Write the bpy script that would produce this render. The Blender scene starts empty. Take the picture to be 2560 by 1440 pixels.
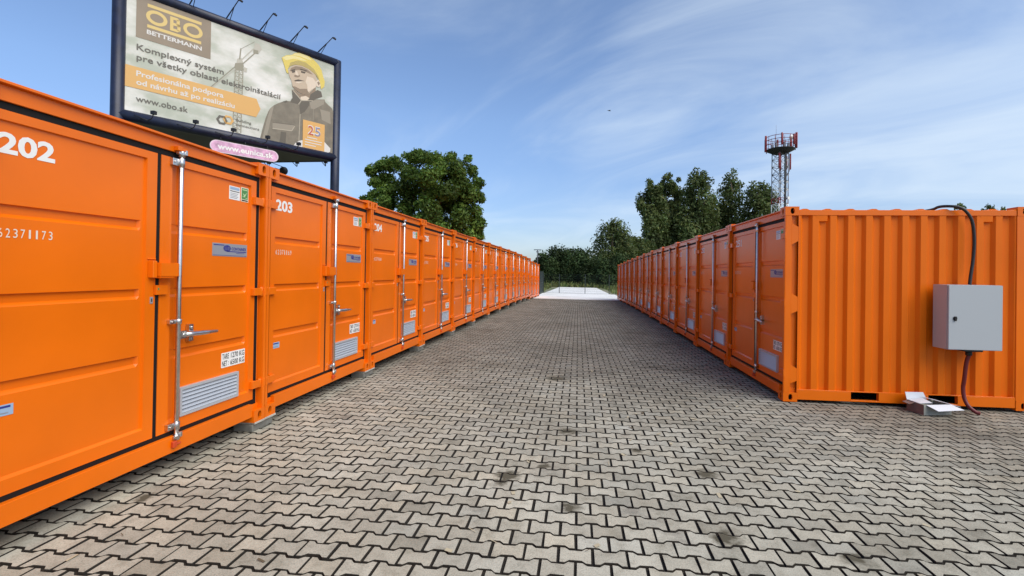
import bpy, bmesh, math, random
import numpy as np
from mathutils import Vector, Matrix

random.seed(7)
RNG = np.random.default_rng(7)
SC = bpy.context.scene
COL = SC.collection
R = math.radians

# ------------------------------------------------------------------ camera
CZ = 1.5354
F_PX, PX0, PY0 = 1179.1, 1334.58, 674.43
AX_R = Vector((0.99553934, 0.09302845, 0.0157204))
AX_U = Vector((-0.01511856, -0.00717066, 0.99986))
AX_F = Vector((-0.09312815, 0.99563763, 0.00573222))
cam_d = bpy.data.cameras.new('camera')
cam = bpy.data.objects.new('camera', cam_d)
COL.objects.link(cam)
cam_d.sensor_width = 36.0
cam_d.lens = F_PX / 2560 * 36
cam_d.shift_x = (1280 - PX0) / 2560
cam_d.shift_y = (PY0 - 720) / 2560
cam_d.clip_start = 0.05
cam_d.clip_end = 2000
mw = Matrix.Identity(4)
for i in range(3):
    mw[i][0] = AX_R[i]; mw[i][1] = AX_U[i]; mw[i][2] = -AX_F[i]
mw[2][3] = CZ
cam.matrix_world = mw
SC.camera = cam

def ray(px, py):
    return AX_F + AX_R * ((px - PX0) / F_PX) - AX_U * ((py - PY0) / F_PX)
def at(px, py, depth):
    return Vector((0, 0, CZ)) + ray(px, py) * depth

# ------------------------------------------------------------------ light
SUN_EL, SUN_AZ = R(49), R(126)          # azimuth from +Y towards +X
SUN_STR, SUN_ANG = 2.55, R(60)
SKY_STR = 0.122
sun_d = bpy.data.lights.new('sun', 'SUN')
sun_d.energy = SUN_STR
sun_d.angle = SUN_ANG
sun_d.color = (1.0, 0.94, 0.84)
sun = bpy.data.objects.new('sun', sun_d)
COL.objects.link(sun)
sdir = Vector((math.sin(SUN_AZ) * math.cos(SUN_EL), math.cos(SUN_AZ) * math.cos(SUN_EL), math.sin(SUN_EL)))
sun.rotation_euler = sdir.to_track_quat('Z', 'Y').to_euler()
sun.location = sdir * 60

SC.view_settings.view_transform = 'Standard'
SC.view_settings.look = 'None'
SC.view_settings.gamma = 1
SC.view_settings.exposure = 0.50
SC.cycles.max_bounces = 8
SC.cycles.diffuse_bounces = 5
SC.cycles.glossy_bounces = 3
SC.cycles.transparent_max_bounces = 8

W = bpy.data.worlds.new('World')
SC.world = W
W.use_nodes = True
nt = W.node_tree
nt.nodes.clear()
def N(tree, kind, **kw):
    n = tree.nodes.new(kind)
    for k, v in kw.items():
        setattr(n, k, v)
    return n
def math_n(tree, op, a, b=None, c=None, clamp=False):
    n = tree.nodes.new('ShaderNodeMath'); n.operation = op; n.use_clamp = clamp
    for i, v in enumerate((a, b, c)):
        if v is None: continue
        if isinstance(v, (int, float)): n.inputs[i].default_value = v
        else: tree.links.new(v, n.inputs[i])
    return n.outputs[0]
def ramp(tree, fac, stops):
    n = tree.nodes.new('ShaderNodeValToRGB')
    while len(n.color_ramp.elements) < len(stops): n.color_ramp.elements.new(0.5)
    for e, (p, c) in zip(n.color_ramp.elements, stops):
        e.position = p; e.color = (*c, 1) if len(c) == 3 else c
    tree.links.new(fac, n.inputs[0])
    return n.outputs[0]
def mixc(tree, fac, a, b, blend='MIX'):
    n = tree.nodes.new('ShaderNodeMix'); n.data_type = 'RGBA'; n.blend_type = blend
    for i, v in ((0, fac), (6, a), (7, b)):
        if isinstance(v, (int, float)): n.inputs[i].default_value = v
        elif isinstance(v, tuple): n.inputs[i].default_value = (*v, 1) if len(v) == 3 else v
        else: tree.links.new(v, n.inputs[i])
    return n.outputs[2]

sky = N(nt, 'ShaderNodeTexSky', sky_type='NISHITA', sun_disc=False, sun_elevation=SUN_EL,
        sun_rotation=SUN_AZ, altitude=100, air_density=1.0, dust_density=0.8, ozone_density=2.0)
tc = N(nt, 'ShaderNodeTexCoord')
sep = N(nt, 'ShaderNodeSeparateXYZ')
nt.links.new(tc.outputs['Generated'], sep.inputs[0])
zden = math_n(nt, 'ADD', math_n(nt, 'MAXIMUM', sep.outputs[2], 0.0), 0.22)
cx_ = math_n(nt, 'DIVIDE', sep.outputs[0], zden)
cy_ = math_n(nt, 'DIVIDE', sep.outputs[1], zden)
comb = N(nt, 'ShaderNodeCombineXYZ')
nt.links.new(cx_, comb.inputs[0]); nt.links.new(cy_, comb.inputs[1])
mr = N(nt, 'ShaderNodeMapping'); mr.inputs['Rotation'].default_value = (0, 0, R(40))
mp = N(nt, 'ShaderNodeMapping')
mp.inputs['Scale'].default_value = (0.62, 1.15, 1)
mp.inputs['Location'].default_value = (3.1, 1.7, 0)
nt.links.new(comb.outputs[0], mr.inputs[0]); nt.links.new(mr.outputs[0], mp.inputs[0])
n1 = N(nt, 'ShaderNodeTexNoise'); n1.inputs['Scale'].default_value = 1.1
n1.inputs['Detail'].default_value = 9; n1.inputs['Roughness'].default_value = 0.55
n1.inputs['Distortion'].default_value = 1.7
nt.links.new(mp.outputs[0], n1.inputs['Vector'])
n2 = N(nt, 'ShaderNodeTexNoise'); n2.inputs['Scale'].default_value = 0.5
n2.inputs['Detail'].default_value = 3
nt.links.new(comb.outputs[0], n2.inputs['Vector'])
bias = math_n(nt, 'MULTIPLY', sep.outputs[0], 0.34)
dens = math_n(nt, 'ADD', math_n(nt, 'ADD', n1.outputs[0], bias), math_n(nt, 'MULTIPLY', math_n(nt, 'SUBTRACT', n2.outputs[0], 0.5), 0.55))
cl = N(nt, 'ShaderNodeMapRange', interpolation_type='SMOOTHSTEP')
cl.inputs['From Min'].default_value = 0.29; cl.inputs['From Max'].default_value = 1.0
cl.inputs['To Min'].default_value = 0.0; cl.inputs['To Max'].default_value = 0.68
nt.links.new(dens, cl.inputs['Value'])
CLOUD = (4.8, 5.5, 6.1)
SKYTINT = (0.96, 1.0, 1.08)
skyc = mixc(nt, 1.0, sky.outputs[0], SKYTINT, 'MULTIPLY')
hz_ = ramp(nt, sep.outputs[2], [(0.0, (0.60, 0.63, 0.72)), (0.12, (0.74, 0.76, 0.84)), (0.30, (0.97, 0.98, 1.0)), (0.5, (1.0, 1.0, 1.0))])
skyc = mixc(nt, 1.0, skyc, hz_, 'MULTIPLY')
skyc = mixc(nt, cl.outputs[0], skyc, CLOUD)
bg = N(nt, 'ShaderNodeBackground'); bg.inputs[1].default_value = SKY_STR
nt.links.new(skyc, bg.inputs[0])
wo = N(nt, 'ShaderNodeOutputWorld'); nt.links.new(bg.outputs[0], wo.inputs[0])

# ------------------------------------------------------------------ materials
def mat(name, color, rough=0.6, metal=0.0, spec=0.5, coat=0.0, bump=None, vary=None, attr=None, transl=None):
    """bump=(scale, strength, dist); vary=(scale, amount) colour noise; attr=name of a face attribute that varies the value"""
    m = bpy.data.materials.new(name); m.use_nodes = True
    t = m.node_tree; b = t.nodes['Principled BSDF']
    b.inputs['Roughness'].default_value = rough
    b.inputs['Metallic'].default_value = metal
    b.inputs['Specular IOR Level'].default_value = spec
    if coat: b.inputs['Coat Weight'].default_value = coat; b.inputs['Coat Roughness'].default_value = 0.12
    src = None
    b.inputs['Base Color'].default_value = (*color, 1)
    tcn = None
    if bump or vary: tcn = N(t, 'ShaderNodeTexCoord')
    if vary:
        nz = N(t, 'ShaderNodeTexNoise'); nz.inputs['Scale'].default_value = vary[0]; nz.inputs['Detail'].default_value = 6
        t.links.new(tcn.outputs['Object'], nz.inputs['Vector'])
        lo = tuple(c * (1 - vary[1]) for c in color); hi = tuple(min(1, c * (1 + vary[1])) for c in color)
        src = ramp(t, nz.outputs[0], [(0.3, lo), (0.7, hi)])
    if attr:
        a = N(t, 'ShaderNodeAttribute', attribute_name=attr)
        src = mixc(t, 1.0, src if src else (*color, 1), a.outputs['Color'], 'MULTIPLY')
    if src: t.links.new(src, b.inputs['Base Color'])
    if bump:
        nb = N(t, 'ShaderNodeTexNoise'); nb.inputs['Scale'].default_value = bump[0]; nb.inputs['Detail'].default_value = 3
        t.links.new(tcn.outputs['Object'], nb.inputs['Vector'])
        bp = N(t, 'ShaderNodeBump'); bp.inputs['Strength'].default_value = bump[1]; bp.inputs['Distance'].default_value = bump[2]
        t.links.new(nb.outputs[0], bp.inputs['Height']); t.links.new(bp.outputs[0], b.inputs['Normal'])
    if transl:
        tr = N(t, 'ShaderNodeBsdfTranslucent')
        if src: t.links.new(mixc(t, 1.0, src, (1.1, 1.25, 0.6, 1), 'MULTIPLY'), tr.inputs[0])
        mx = N(t, 'ShaderNodeMixShader'); mx.inputs[0].default_value = transl
        out = t.nodes['Material Output']
        t.links.new(b.outputs[0], mx.inputs[1]); t.links.new(tr.outputs[0], mx.inputs[2]); t.links.new(mx.outputs[0], out.inputs[0])
    return m

ORANGE = (0.775, 0.150, 0.002)
M = {}
M['orange'] = mat('orange_paint', ORANGE, 0.28, spec=0.36, bump=(2.0, 0.16, 0.012), vary=(1.3, 0.08))
M['orange_wall'] = mat('orange_wall_paint', ORANGE, 0.42, spec=0.2, bump=(4, 0.1, 0.006), vary=(1.1, 0.06))
M['redorange'] = mat('red_orange_primer', (0.55, 0.06, 0.012), 0.5)
M['rubber'] = mat('black_rubber', (0.009, 0.008, 0.008), 0.75, spec=0.25)
M['dark'] = mat('dark_inside', (0.006, 0.004, 0.003), 0.9, spec=0.1)
M['steel'] = mat('galvanised_steel', (0.62, 0.61, 0.60), 0.28, metal=1.0, bump=(60, 0.15, 0.002), vary=(30, 0.12))
M['vent'] = mat('aluminium_vent', (0.52, 0.54, 0.57), 0.42, metal=0.35)
M['white'] = mat('white_vinyl', (0.80, 0.79, 0.76), 0.5)
M['stencil'] = mat('pale_lettering', (0.74, 0.66, 0.55), 0.5)
M['black'] = mat('black_print', (0.012, 0.012, 0.014), 0.6)
M['green'] = mat('green_print', (0.07, 0.24, 0.07), 0.5)
M['greenlight'] = mat('pale_green_print', (0.45, 0.62, 0.33), 0.5)
M['cream'] = mat('cream_print', (0.75, 0.72, 0.55), 0.5)
M['platesilver'] = mat('plate_silver', (0.33, 0.34, 0.37), 0.42, metal=0.3)
M['blue'] = mat('blue_print', (0.022, 0.030, 0.22), 0.5)
M['bluesoft'] = mat('pale_blue_print', (0.30, 0.42, 0.58), 0.5)
M['navy'] = mat('navy_paint', (0.007, 0.012, 0.036), 0.42, vary=(6, 0.3))
M['blackpaint'] = mat('black_paint', (0.010, 0.011, 0.015), 0.55)
M['concrete'] = mat('concrete_block', (0.17, 0.165, 0.145), 0.9, vary=(14, 0.25), bump=(60, 0.3, 0.004))
M['palewood'] = mat('pale_packing_plate', (0.40, 0.39, 0.34), 0.8, vary=(20, 0.2))
M['slab'] = mat('white_concrete', (0.68, 0.67, 0.65), 0.85, vary=(0.5, 0.12))
M['boxgrey'] = mat('light_grey_powder_coat', (0.42, 0.445, 0.455), 0.45, spec=0.4)
M['cable'] = mat('black_cable', (0.010, 0.009, 0.009), 0.45)
M['redpipe'] = mat('dark_red_conduit', (0.13, 0.008, 0.010), 0.45)
M['card'] = mat('brown_cardboard', (0.19, 0.13, 0.11), 0.85, vary=(18, 0.12))
M['cardpale'] = mat('grey_cardboard', (0.30, 0.30, 0.26), 0.85, vary=(18, 0.12))
M['foam'] = mat('white_cardboard', (0.62, 0.64, 0.68), 0.7)
M['bark'] = mat('bark', (0.10, 0.075, 0.05), 0.9, vary=(8, 0.3), bump=(20, 0.6, 0.02))
M['leafwalnut'] = mat('walnut_leaves', (0.085, 0.140, 0.026), 0.6, spec=0.2, attr='tint', transl=0.25)
M['leafpoplar'] = mat('poplar_leaves', (0.090, 0.115, 0.042), 0.65, spec=0.15, attr='tint', transl=0.28)
M['leafdark'] = mat('dark_bush_leaves', (0.034, 0.055, 0.019), 0.65, spec=0.15, attr='tint', transl=0.15)
M['weed'] = mat('weed_leaves', (0.13, 0.15, 0.045), 0.7, attr='tint', transl=0.2)
M['twred'] = mat('tower_red_paint', (0.22, 0.016, 0.022), 0.5)
M['twwhite'] = mat('tower_white_paint', (0.72, 0.72, 0.70), 0.5)
M['twgrey'] = mat('tower_steel', (0.16, 0.16, 0.18), 0.5, metal=0.3)
M['fence'] = mat('dark_green_fence_paint', (0.018, 0.028, 0.026), 0.5)

# ------------------------------------------------------------------ helpers
_txt = {}
def _text_raw(s, offset):
    key = (s, offset)
    if key in _txt: return _txt[key]
    c = bpy.data.curves.new('tmp', 'FONT'); c.body = s; c.offset = offset; c.resolution_u = 3
    c.fill_mode = 'FRONT'
    o = bpy.data.objects.new('tmp', c); COL.objects.link(o)
    bpy.context.view_layer.update()
    me = bpy.data.meshes.new_from_object(o.evaluated_get(bpy.context.evaluated_depsgraph_get()))
    vs = [(v.co.x, v.co.y) for v in me.vertices]
    fs = [tuple(p.vertices) for p in me.polygons]
    bpy.data.meshes.remove(me); bpy.data.objects.remove(o); bpy.data.curves.remove(c)
    _txt[key] = (vs, fs)
    return _txt[key]
NUMS_L = [str(201 + i) for i in range(16)]
NUMS_R = [str(251 + i) for i in range(12)]
for s in NUMS_L + NUMS_R: _text_raw(s, 0.034)

class MB:
    def __init__(self): self.v = []; self.f = []; self.m = []; self.sm = []
    def face(self, pts, mi=0, sm=False):
        b = len(self.v); self.v += [tuple(p) for p in pts]
        self.f.append(tuple(range(b, b + len(pts)))); self.m.append(mi); self.sm.append(sm)
    def box(self, x0, x1, y0, y1, z0, z1, mi=0, rot=None, org=None):
        P = [(x, y, z) for z in (z0, z1) for y in (y0, y1) for x in (x0, x1)]
        if rot is not None:
            o = Vector(org) if org else Vector(((x0 + x1) / 2, (y0 + y1) / 2, (z0 + z1) / 2))
            P = [tuple(o + rot @ (Vector(q) - o)) for q in P]
        b = len(self.v); self.v += P
        for q in ((0, 2, 3, 1), (4, 5, 7, 6), (0, 1, 5, 4), (1, 3, 7, 5), (3, 2, 6, 7), (2, 0, 4, 6)):
            self.f.append(tuple(b + i for i in q)); self.m.append(mi); self.sm.append(False)
        return self
    def tube(self, path, r, n=10, mi=0, cap=True):
        path = [Vector(p) for p in path]
        rr = r if isinstance(r, (list, tuple)) else [r] * len(path)
        rings = []
        d0 = (path[1] - path[0]).normalized()
        up = Vector((0, 0, 1)) if abs(d0.z) < 0.9 else Vector((1, 0, 0))
        u = d0.cross(up).normalized()
        for i, p in enumerate(path):
            if i == 0: d = path[1] - path[0]
            elif i == len(path) - 1: d = path[-1] - path[-2]
            else: d = (path[i + 1] - path[i]).normalized() + (path[i] - path[i - 1]).normalized()
            d.normalize()
            u = (u - d * u.dot(d)).normalized(); w = d.cross(u)
            b = len(self.v)
            for k in range(n):
                a = 2 * math.pi * k / n
                self.v.append(tuple(p + (u * math.cos(a) + w * math.sin(a)) * rr[i]))
            rings.append(b)
        for a, b in zip(rings, rings[1:]):
            for k in range(n):
                k2 = (k + 1) % n
                self.f.append((a + k, a + k2, b + k2, b + k)); self.m.append(mi); self.sm.append(True)
        if cap:
            self.f.append(tuple(rings[0] + k for k in reversed(range(n)))); self.m.append(mi); self.sm.append(False)
            self.f.append(tuple(rings[-1] + k for k in range(n))); self.m.append(mi); self.sm.append(False)
        return self
    def prism(self, pts, fn, t0, t1, mi=0):
        """extrude a 2D outline: fn(u, v, t) -> 3D"""
        n = len(pts); b = len(self.v)
        self.v += [tuple(fn(p[0], p[1], t0)) for p in pts] + [tuple(fn(p[0], p[1], t1)) for p in pts]
        self.f.append(tuple(b + i for i in range(n))); self.f.append(tuple(b + n + i for i in reversed(range(n))))
        self.m += [mi, mi]; self.sm += [False, False]
        for i in range(n):
            j = (i + 1) % n
            self.f.append((b + i, b + n + i, b + n + j, b + j)); self.m.append(mi); self.sm.append(False)
        return self
    def text(self, s, fn, u0, u1, v0, v1, mi=0, offset=0.0, fitcap=None):
        """text fitted to a rectangle; fn(u, v) -> 3D. fitcap: baseline v0 and capital height v1-v0 instead of bounding box"""
        vs, fs = _text_raw(s, offset)
        xs = [p[0] for p in vs]; ys = [p[1] for p in vs]
        x0, x1 = min(xs), max(xs); y0, y1 = min(ys), max(ys)
        if fitcap: y0, y1 = 0.0, fitcap
        b = len(self.v)
        for x, y in vs:
            self.v.append(tuple(fn(u0 + (x - x0) / (x1 - x0) * (u1 - u0), v0 + (y - y0) / (y1 - y0) * (v1 - v0))))
        for f in fs:
            self.f.append(tuple(b + i for i in f)); self.m.append(mi); self.sm.append(False)
        return self
    def xf(self, M4, start=0):
        for i in range(start, len(self.v)): self.v[i] = tuple(M4 @ Vector(self.v[i]))
        return self
    def mesh(self, name, mats, bevel=0.0, seg=1, recalc=True):
        me = bpy.data.meshes.new(name)
        me.from_pydata(self.v, [], self.f)
        for mm in mats: me.materials.append(M[mm] if isinstance(mm, str) else mm)
        me.polygons.foreach_set('material_index', self.m)
        me.polygons.foreach_set('use_smooth', self.sm)
        if bevel or recalc:
            bm = bmesh.new(); bm.from_mesh(me)
            if recalc: bmesh.ops.recalc_face_normals(bm, faces=bm.faces)
            if bevel:
                ed = [e for e in bm.edges if len(e.link_faces) == 2 and e.calc_face_angle(0) > 0.6 and not (e.link_faces[0].smooth and e.link_faces[1].smooth)]
                bmesh.ops.bevel(bm, geom=ed, offset=bevel, segments=seg, affect='EDGES', clamp_overlap=True)
            bm.to_mesh(me); bm.free()
        me.update()
        return me
    def build(self, name, mats, parent=None, loc=None, **kw):
        if isinstance(mats, str): mats = [mats]
        return link(name, self.mesh(name, mats, **kw), parent, loc)
def link(name, me, parent=None, loc=None):
    o = bpy.data.objects.new(name, me); COL.objects.link(o)
    if parent is not None: o.parent = parent
    if loc is not None: o.location = loc
    return o
def tag(o, label=None, cat=None, group=None, kind=None):
    if label: o['label'] = label
    if cat: o['category'] = cat
    if group: o['group'] = group
    if kind: o['kind'] = kind
    return o
def thing(name, label, cat, loc=(0, 0, 0), rz=0.0, group=None):
    o = bpy.data.objects.new(name, None); COL.objects.link(o)
    o.location = loc; o.rotation_euler = (0, 0, rz); o.empty_display_size = 0.2
    return tag(o, label, cat, group)
def kids(o): return [c for c in bpy.data.objects if c.parent == o]

# ------------------------------------------------------------------ ground shape
_gy = [-60, 5, 8, 18, 25, 32, 37, 45, 55, 70, 400]
_gz = [-0.115, -0.115, -0.12, -0.165, -0.24, -0.335, -0.415, -0.47, -0.48, -0.46, -0.4]
def ground(x, y):
    return np.interp(y, _gy, _gz) - 0.006 * np.clip(x, -6, 6)

def sheet(name, xs, ys, dz, mname, kind='structure'):
    X, Y = np.meshgrid(xs, ys)
    Z = ground(X, Y) + dz
    v = np.stack([X.ravel(), Y.ravel(), Z.ravel()], 1)
    nx, ny = len(xs), len(ys)
    f = [(j * nx + i, j * nx + i + 1, (j + 1) * nx + i + 1, (j + 1) * nx + i) for j in range(ny - 1) for i in range(nx - 1)]
    me = bpy.data.meshes.new(name); me.from_pydata(v.tolist(), [], f)
    me.materials.append(M[mname]); me.update()
    o = link(name, me); tag(o, kind=kind)
    return o

# soil and joint sand
def ground_material():
    m = bpy.data.materials.new('grassy_soil'); m.use_nodes = True; t = m.node_tree; b = t.nodes['Principled BSDF']
    g = N(t, 'ShaderNodeNewGeometry')
    a = N(t, 'ShaderNodeTexNoise'); a.inputs['Scale'].default_value = 0.5; a.inputs['Detail'].default_value = 8
    t.links.new(g.outputs['Position'], a.inputs['Vector'])
    c = ramp(t, a.outputs[0], [(0.35, (0.10, 0.13, 0.05)), (0.52, (0.17, 0.17, 0.09)), (0.66, (0.24, 0.22, 0.17))])
    t.links.new(c, b.inputs['Base Color']); b.inputs['Roughness'].default_value = 0.95
    return m
M['soil'] = ground_material()
M['sand'] = mat('joint_soil', (0.020, 0.015, 0.010), 0.95, vary=(9, 0.4))
sheet('ground', np.concatenate([[-400, -120, -40], np.linspace(-14, 14, 29), [40, 120, 400]]),
      np.concatenate([[-60, -20], np.linspace(-5, 80, 86), [110, 160, 250, 400]]), -0.045, 'soil')
sheet('paving_bed', np.linspace(-9, 12, 22), np.linspace(-6, 34.6, 82), -0.016, 'sand')

# ------------------------------------------------------------------ paving stones
def paving():
    L, P = 0.200, 0.140
    jx, jy, bev, dep = 0.0068, 0.0088, 0.0028, 0.004
    w1, w2 = 0.0825, 0.0575
    a0 = L / 2
    out = [(-a0 + jx, -w1 + jy), (-0.0625, -w1 + jy), (-0.0375, -w2 + jy), (0.0375, -w2 + jy), (0.0625, -w1 + jy), (a0 - jx, -w1 + jy)]
    out += [(-x, -y) for x, y in out]
    out = np.array(out)
    c = out.copy(); n = len(c)
    inn = out * np.array([1 - bev / a0, 1 - bev / 0.08])
    low = out
    cells = []
    rows = int(round((34.4 + 1.0) / P))
    for r in range(rows):
        y = -1.0 + r * P
        x1 = 8.0 if y < 9.2 else 3.6
        xs = np.arange(-4.9 + 0.012 + (r % 2) * L / 2, x1, L)
        cells.append(np.stack([xs, np.full(len(xs), y)], 1))
    C = np.concatenate(cells)
    K = len(C)
    C = C + RNG.normal(0, 0.0012, C.shape)
    ang = RNG.normal(0, 0.008, K)
    ca, sa = np.cos(ang)[:, None], np.sin(ang)[:, None]
    hz = RNG.normal(0, 0.0013, K); tx = RNG.normal(0, 0.005, K); ty = RNG.normal(0, 0.005, K)
    V = np.zeros((K, 2 * n, 3))
    jit = RNG.normal(0, 0.0008, (K, n, 2))
    for ring, (pts, zz) in enumerate(((inn, 0.0), (low, -dep))):
        px = pts[None, :, 0] + jit[..., 0]; py = pts[None, :, 1] + jit[..., 1]
        X = C[:, :1] + px * ca - py * sa; Y = C[:, 1:] + px * sa + py * ca
        V[:, ring * n:(ring + 1) * n, 0] = X; V[:, ring * n:(ring + 1) * n, 1] = Y
        V[:, ring * n:(ring + 1) * n, 2] = ground(X, Y) + zz + hz[:, None] + px * tx[:, None] + py * ty[:, None]
    # third ring: the sides go down into the bed
    V3 = V[:, n:].copy(); V3[..., 2] -= 0.014
    V = np.concatenate([V, V3], 1)
    base = (np.arange(K) * 3 * n)[:, None]
    top = base + np.arange(n)[None]
    loops = []; 
    idx = np.arange(n); nxt = (idx + 1) % n
    q1 = np.stack([idx, idx + n, nxt + n, nxt], 1)
    q1 = np.stack([idx + n, nxt + n, nxt, idx], 1)
    q2 = np.stack([idx + 2 * n, nxt + 2 * n, nxt + n, idx + n], 1)
    quads = np.concatenate([q1, q2]).ravel()
    loop = np.concatenate([top, base + quads[None]], 1).ravel()
    tot1 = np.array([n] + [4] * (2 * n)); tot = np.tile(tot1, K)
    start = np.concatenate([[0], np.cumsum(tot)[:-1]])
    me = bpy.data.meshes.new('paving')
    me.vertices.add(K * 3 * n); me.vertices.foreach_set('co', V.ravel())
    me.loops.add(len(loop)); me.loops.foreach_set('vertex_index', loop.astype(np.int32))
    me.polygons.add(len(tot)); me.polygons.foreach_set('loop_start', start.astype(np.int32)); me.polygons.foreach_set('loop_total', tot.astype(np.int32))
    me.polygons.foreach_set('use_smooth', np.zeros(len(tot), bool))
    me.update(calc_edges=True); me.validate()
    # tint of each stone
    g = 1 + RNG.normal(0, 0.075, K)
    warm = RNG.normal(0, 0.012, K)
    colr = np.stack([g * (1 + warm), g, g * (1 - warm * 1.3), np.ones(K)], 1)
    odd = RNG.random(K) < 0.05
    colr[odd, :3] *= RNG.uniform(0.72, 0.9, (odd.sum(), 1))
    at_ = me.attributes.new('tint', 'FLOAT_COLOR', 'FACE')
    at_.data.foreach_set('color', np.repeat(colr, len(tot1), 0).ravel().astype(np.float32))
    m = bpy.data.materials.new('grey_concrete_paver'); m.use_nodes = True; t = m.node_tree; b = t.nodes['Principled BSDF']
    geo = N(t, 'ShaderNodeNewGeometry')
    def noise(scale, det=4, rough=0.6):
        k = N(t, 'ShaderNodeTexNoise'); k.inputs['Scale'].default_value = scale; k.inputs['Detail'].default_value = det; k.inputs['Roughness'].default_value = rough
        t.links.new(geo.outputs['Position'], k.inputs['Vector']); return k.outputs[0]
    big = ramp(t, noise(0.55, 5), [(0.30, (0.280, 0.265, 0.222)), (0.5, (0.358, 0.343, 0.292)), (0.7, (0.412, 0.399, 0.346))])
    fine = ramp(t, noise(120, 5, 0.75), [(0.28, (0.52, 0.52, 0.52)), (0.5, (0.98, 0.98, 0.98)), (0.74, (1.20, 1.20, 1.20))])
    col = mixc(t, 1.0, big, fine, 'MULTIPLY')
    mid = ramp(t, noise(9, 5), [(0.30, (0.74, 0.73, 0.71)), (0.48, (0.97, 0.97, 0.97)), (0.66, (1.07, 1.07, 1.07))])
    col = mixc(t, 1.0, col, mid, 'MULTIPLY')
    at2 = N(t, 'ShaderNodeAttribute', attribute_name='tint')
    col = mixc(t, 1.0, col, at2.outputs['Color'], 'MULTIPLY')
    # stone colour goes from paler near the camera to darker further in and right
    sp = N(t, 'ShaderNodeSeparateXYZ'); t.links.new(geo.outputs['Position'], sp.inputs[0])
    dl = math_n(t, 'ADD', math_n(t, 'ADD', sp.outputs[1], math_n(t, 'MULTIPLY', sp.outputs[0], 0.25)), math_n(t, 'MULTIPLY', math_n(t, 'SUBTRACT', noise(0.8, 6), 0.5), 6.0))
    dm = N(t, 'ShaderNodeMapRange', interpolation_type='SMOOTHSTEP'); dm.inputs['From Min'].default_value = 2.6; dm.inputs['From Max'].default_value = 9.5
    t.links.new(dl, dm.inputs['Value'])
    col = mixc(t, 1.0, col, mixc(t, dm.outputs[0], (1.14, 1.12, 1.06, 1), (0.64, 0.61, 0.59, 1)), 'MULTIPLY')
    # oily and damp stains scattered over the yard
    st = noise(1.7, 6, 0.7)
    stf = N(t, 'ShaderNodeMapRange'); stf.inputs['From Min'].default_value = 0.58; stf.inputs['From Max'].default_value = 0.70
    stf.inputs['To Max'].default_value = 0.55
    t.links.new(st, stf.inputs['Value'])
    col = mixc(t, stf.outputs[0], col, (0.12, 0.105, 0.09))
    wob = noise(14, 4)
    for (sx, sy, r) in STAINS:
        dx = math_n(t, 'SUBTRACT', sp.outputs[0], sx); dy = math_n(t, 'SUBTRACT', sp.outputs[1], sy)
        d = math_n(t, 'SQRT', math_n(t, 'ADD', math_n(t, 'MULTIPLY', dx, dx), math_n(t, 'MULTIPLY', dy, dy)))
        d = math_n(t, 'ADD', math_n(t, 'DIVIDE', d, r), math_n(t, 'MULTIPLY', math_n(t, 'SUBTRACT', wob, 0.5), 2.2))
        f = math_n(t, 'MULTIPLY', math_n(t, 'SUBTRACT', 1.25, d, clamp=True), 1.3, clamp=True)
        col = mixc(t, f, col, (0.095, 0.085, 0.06))
    t.links.new(col, b.inputs['Base Color']); b.inputs['Roughness'].default_value = 0.9; b.inputs['Specular IOR Level'].default_value = 0.08
    bp = N(t, 'ShaderNodeBump'); bp.inputs['Strength'].default_value = 0.5; bp.inputs['Distance'].default_value = 0.003
    t.links.new(noise(170, 4, 0.7), bp.inputs['Height']); t.links.new(bp.outputs[0], b.inputs['Normal'])
    me.materials.append(m); me.materials.append(M['sand'])
    me.polygons.foreach_set('material_index', np.tile(np.array([0] + [1] * (2 * n), np.int32), K))
    tag(link('paving', me), kind='structure')
def gpix(px, py, z=-0.13):
    d = ray(px, py); s = (z - CZ) / d.z
    return (d.x * s, d.y * s)
STAINS = [(*gpix(1392, 948), 0.16), (*gpix(1422, 1082), 0.10), (*gpix(1765, 1187), 0.09), (*gpix(1815, 1350), 0.10),
          (*gpix(1270, 1195), 0.10), (*gpix(1425, 1275), 0.08), (*gpix(1590, 1130), 0.06), (*gpix(1250, 1210), 0.06), (*gpix(1360, 1170), 0.05),
          (*gpix(2140, 1400), 0.08), (*gpix(360, 1255), 0.06)]
paving()

# white concrete apron and drive beyond the yard
def slab_poly(name, pts, dz, thick=0.10):
    mb = MB()
    top = [(x, y, float(ground(x, y)) + dz) for x, y in pts]
    mb.face(top)
    n = len(top)
    for i in range(n):
        a, b = top[i], top[(i + 1) % n]
        mb.face([a, b, (b[0], b[1], b[2] - thick), (a[0], a[1], a[2] - thick)])
    tag(mb.build(name, 'slab'), kind='structure')
def strip(name, y_list, xl, xr, dz):
    mb = MB()
    for (ya, yb) in zip(y_list, y_list[1:]):
        e = 0.03
        q = [(xl(ya), ya + e), (xr(ya), ya + e), (xr(yb), yb - e), (xl(yb), yb - e)]
        mb.face([(x, y, float(ground(x, y)) + dz) for x, y in q])
    for (ya, yb) in zip(y_list, y_list[1:]):
        for xf in (xl, xr):
            a = (xf(ya), ya, float(ground(xf(ya), ya)) + dz); b = (xf(yb), yb, float(ground(xf(yb), yb)) + dz)
            mb.face([a, b, (b[0], b[1], b[2] - 0.1), (a[0], a[1], a[2] - 0.1)])
    for y in (y_list[0], y_list[-1]):
        a = (xl(y), y, float(ground(xl(y), y)) + dz); b = (xr(y), y, float(ground(xr(y), y)) + dz)
        mb.face([a, b, (b[0], b[1], b[2] - 0.1), (a[0], a[1], a[2] - 0.1)])
    o = mb.build(name, 'slab'); tag(o, kind='structure')
strip('concrete_apron', [34.55, 36, 37, 39, 42, 45, 46.2], lambda y: -9.0 if y < 42 else -3.4, lambda y: 9.0 if y < 40 else 3.6, 0.004)
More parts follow.
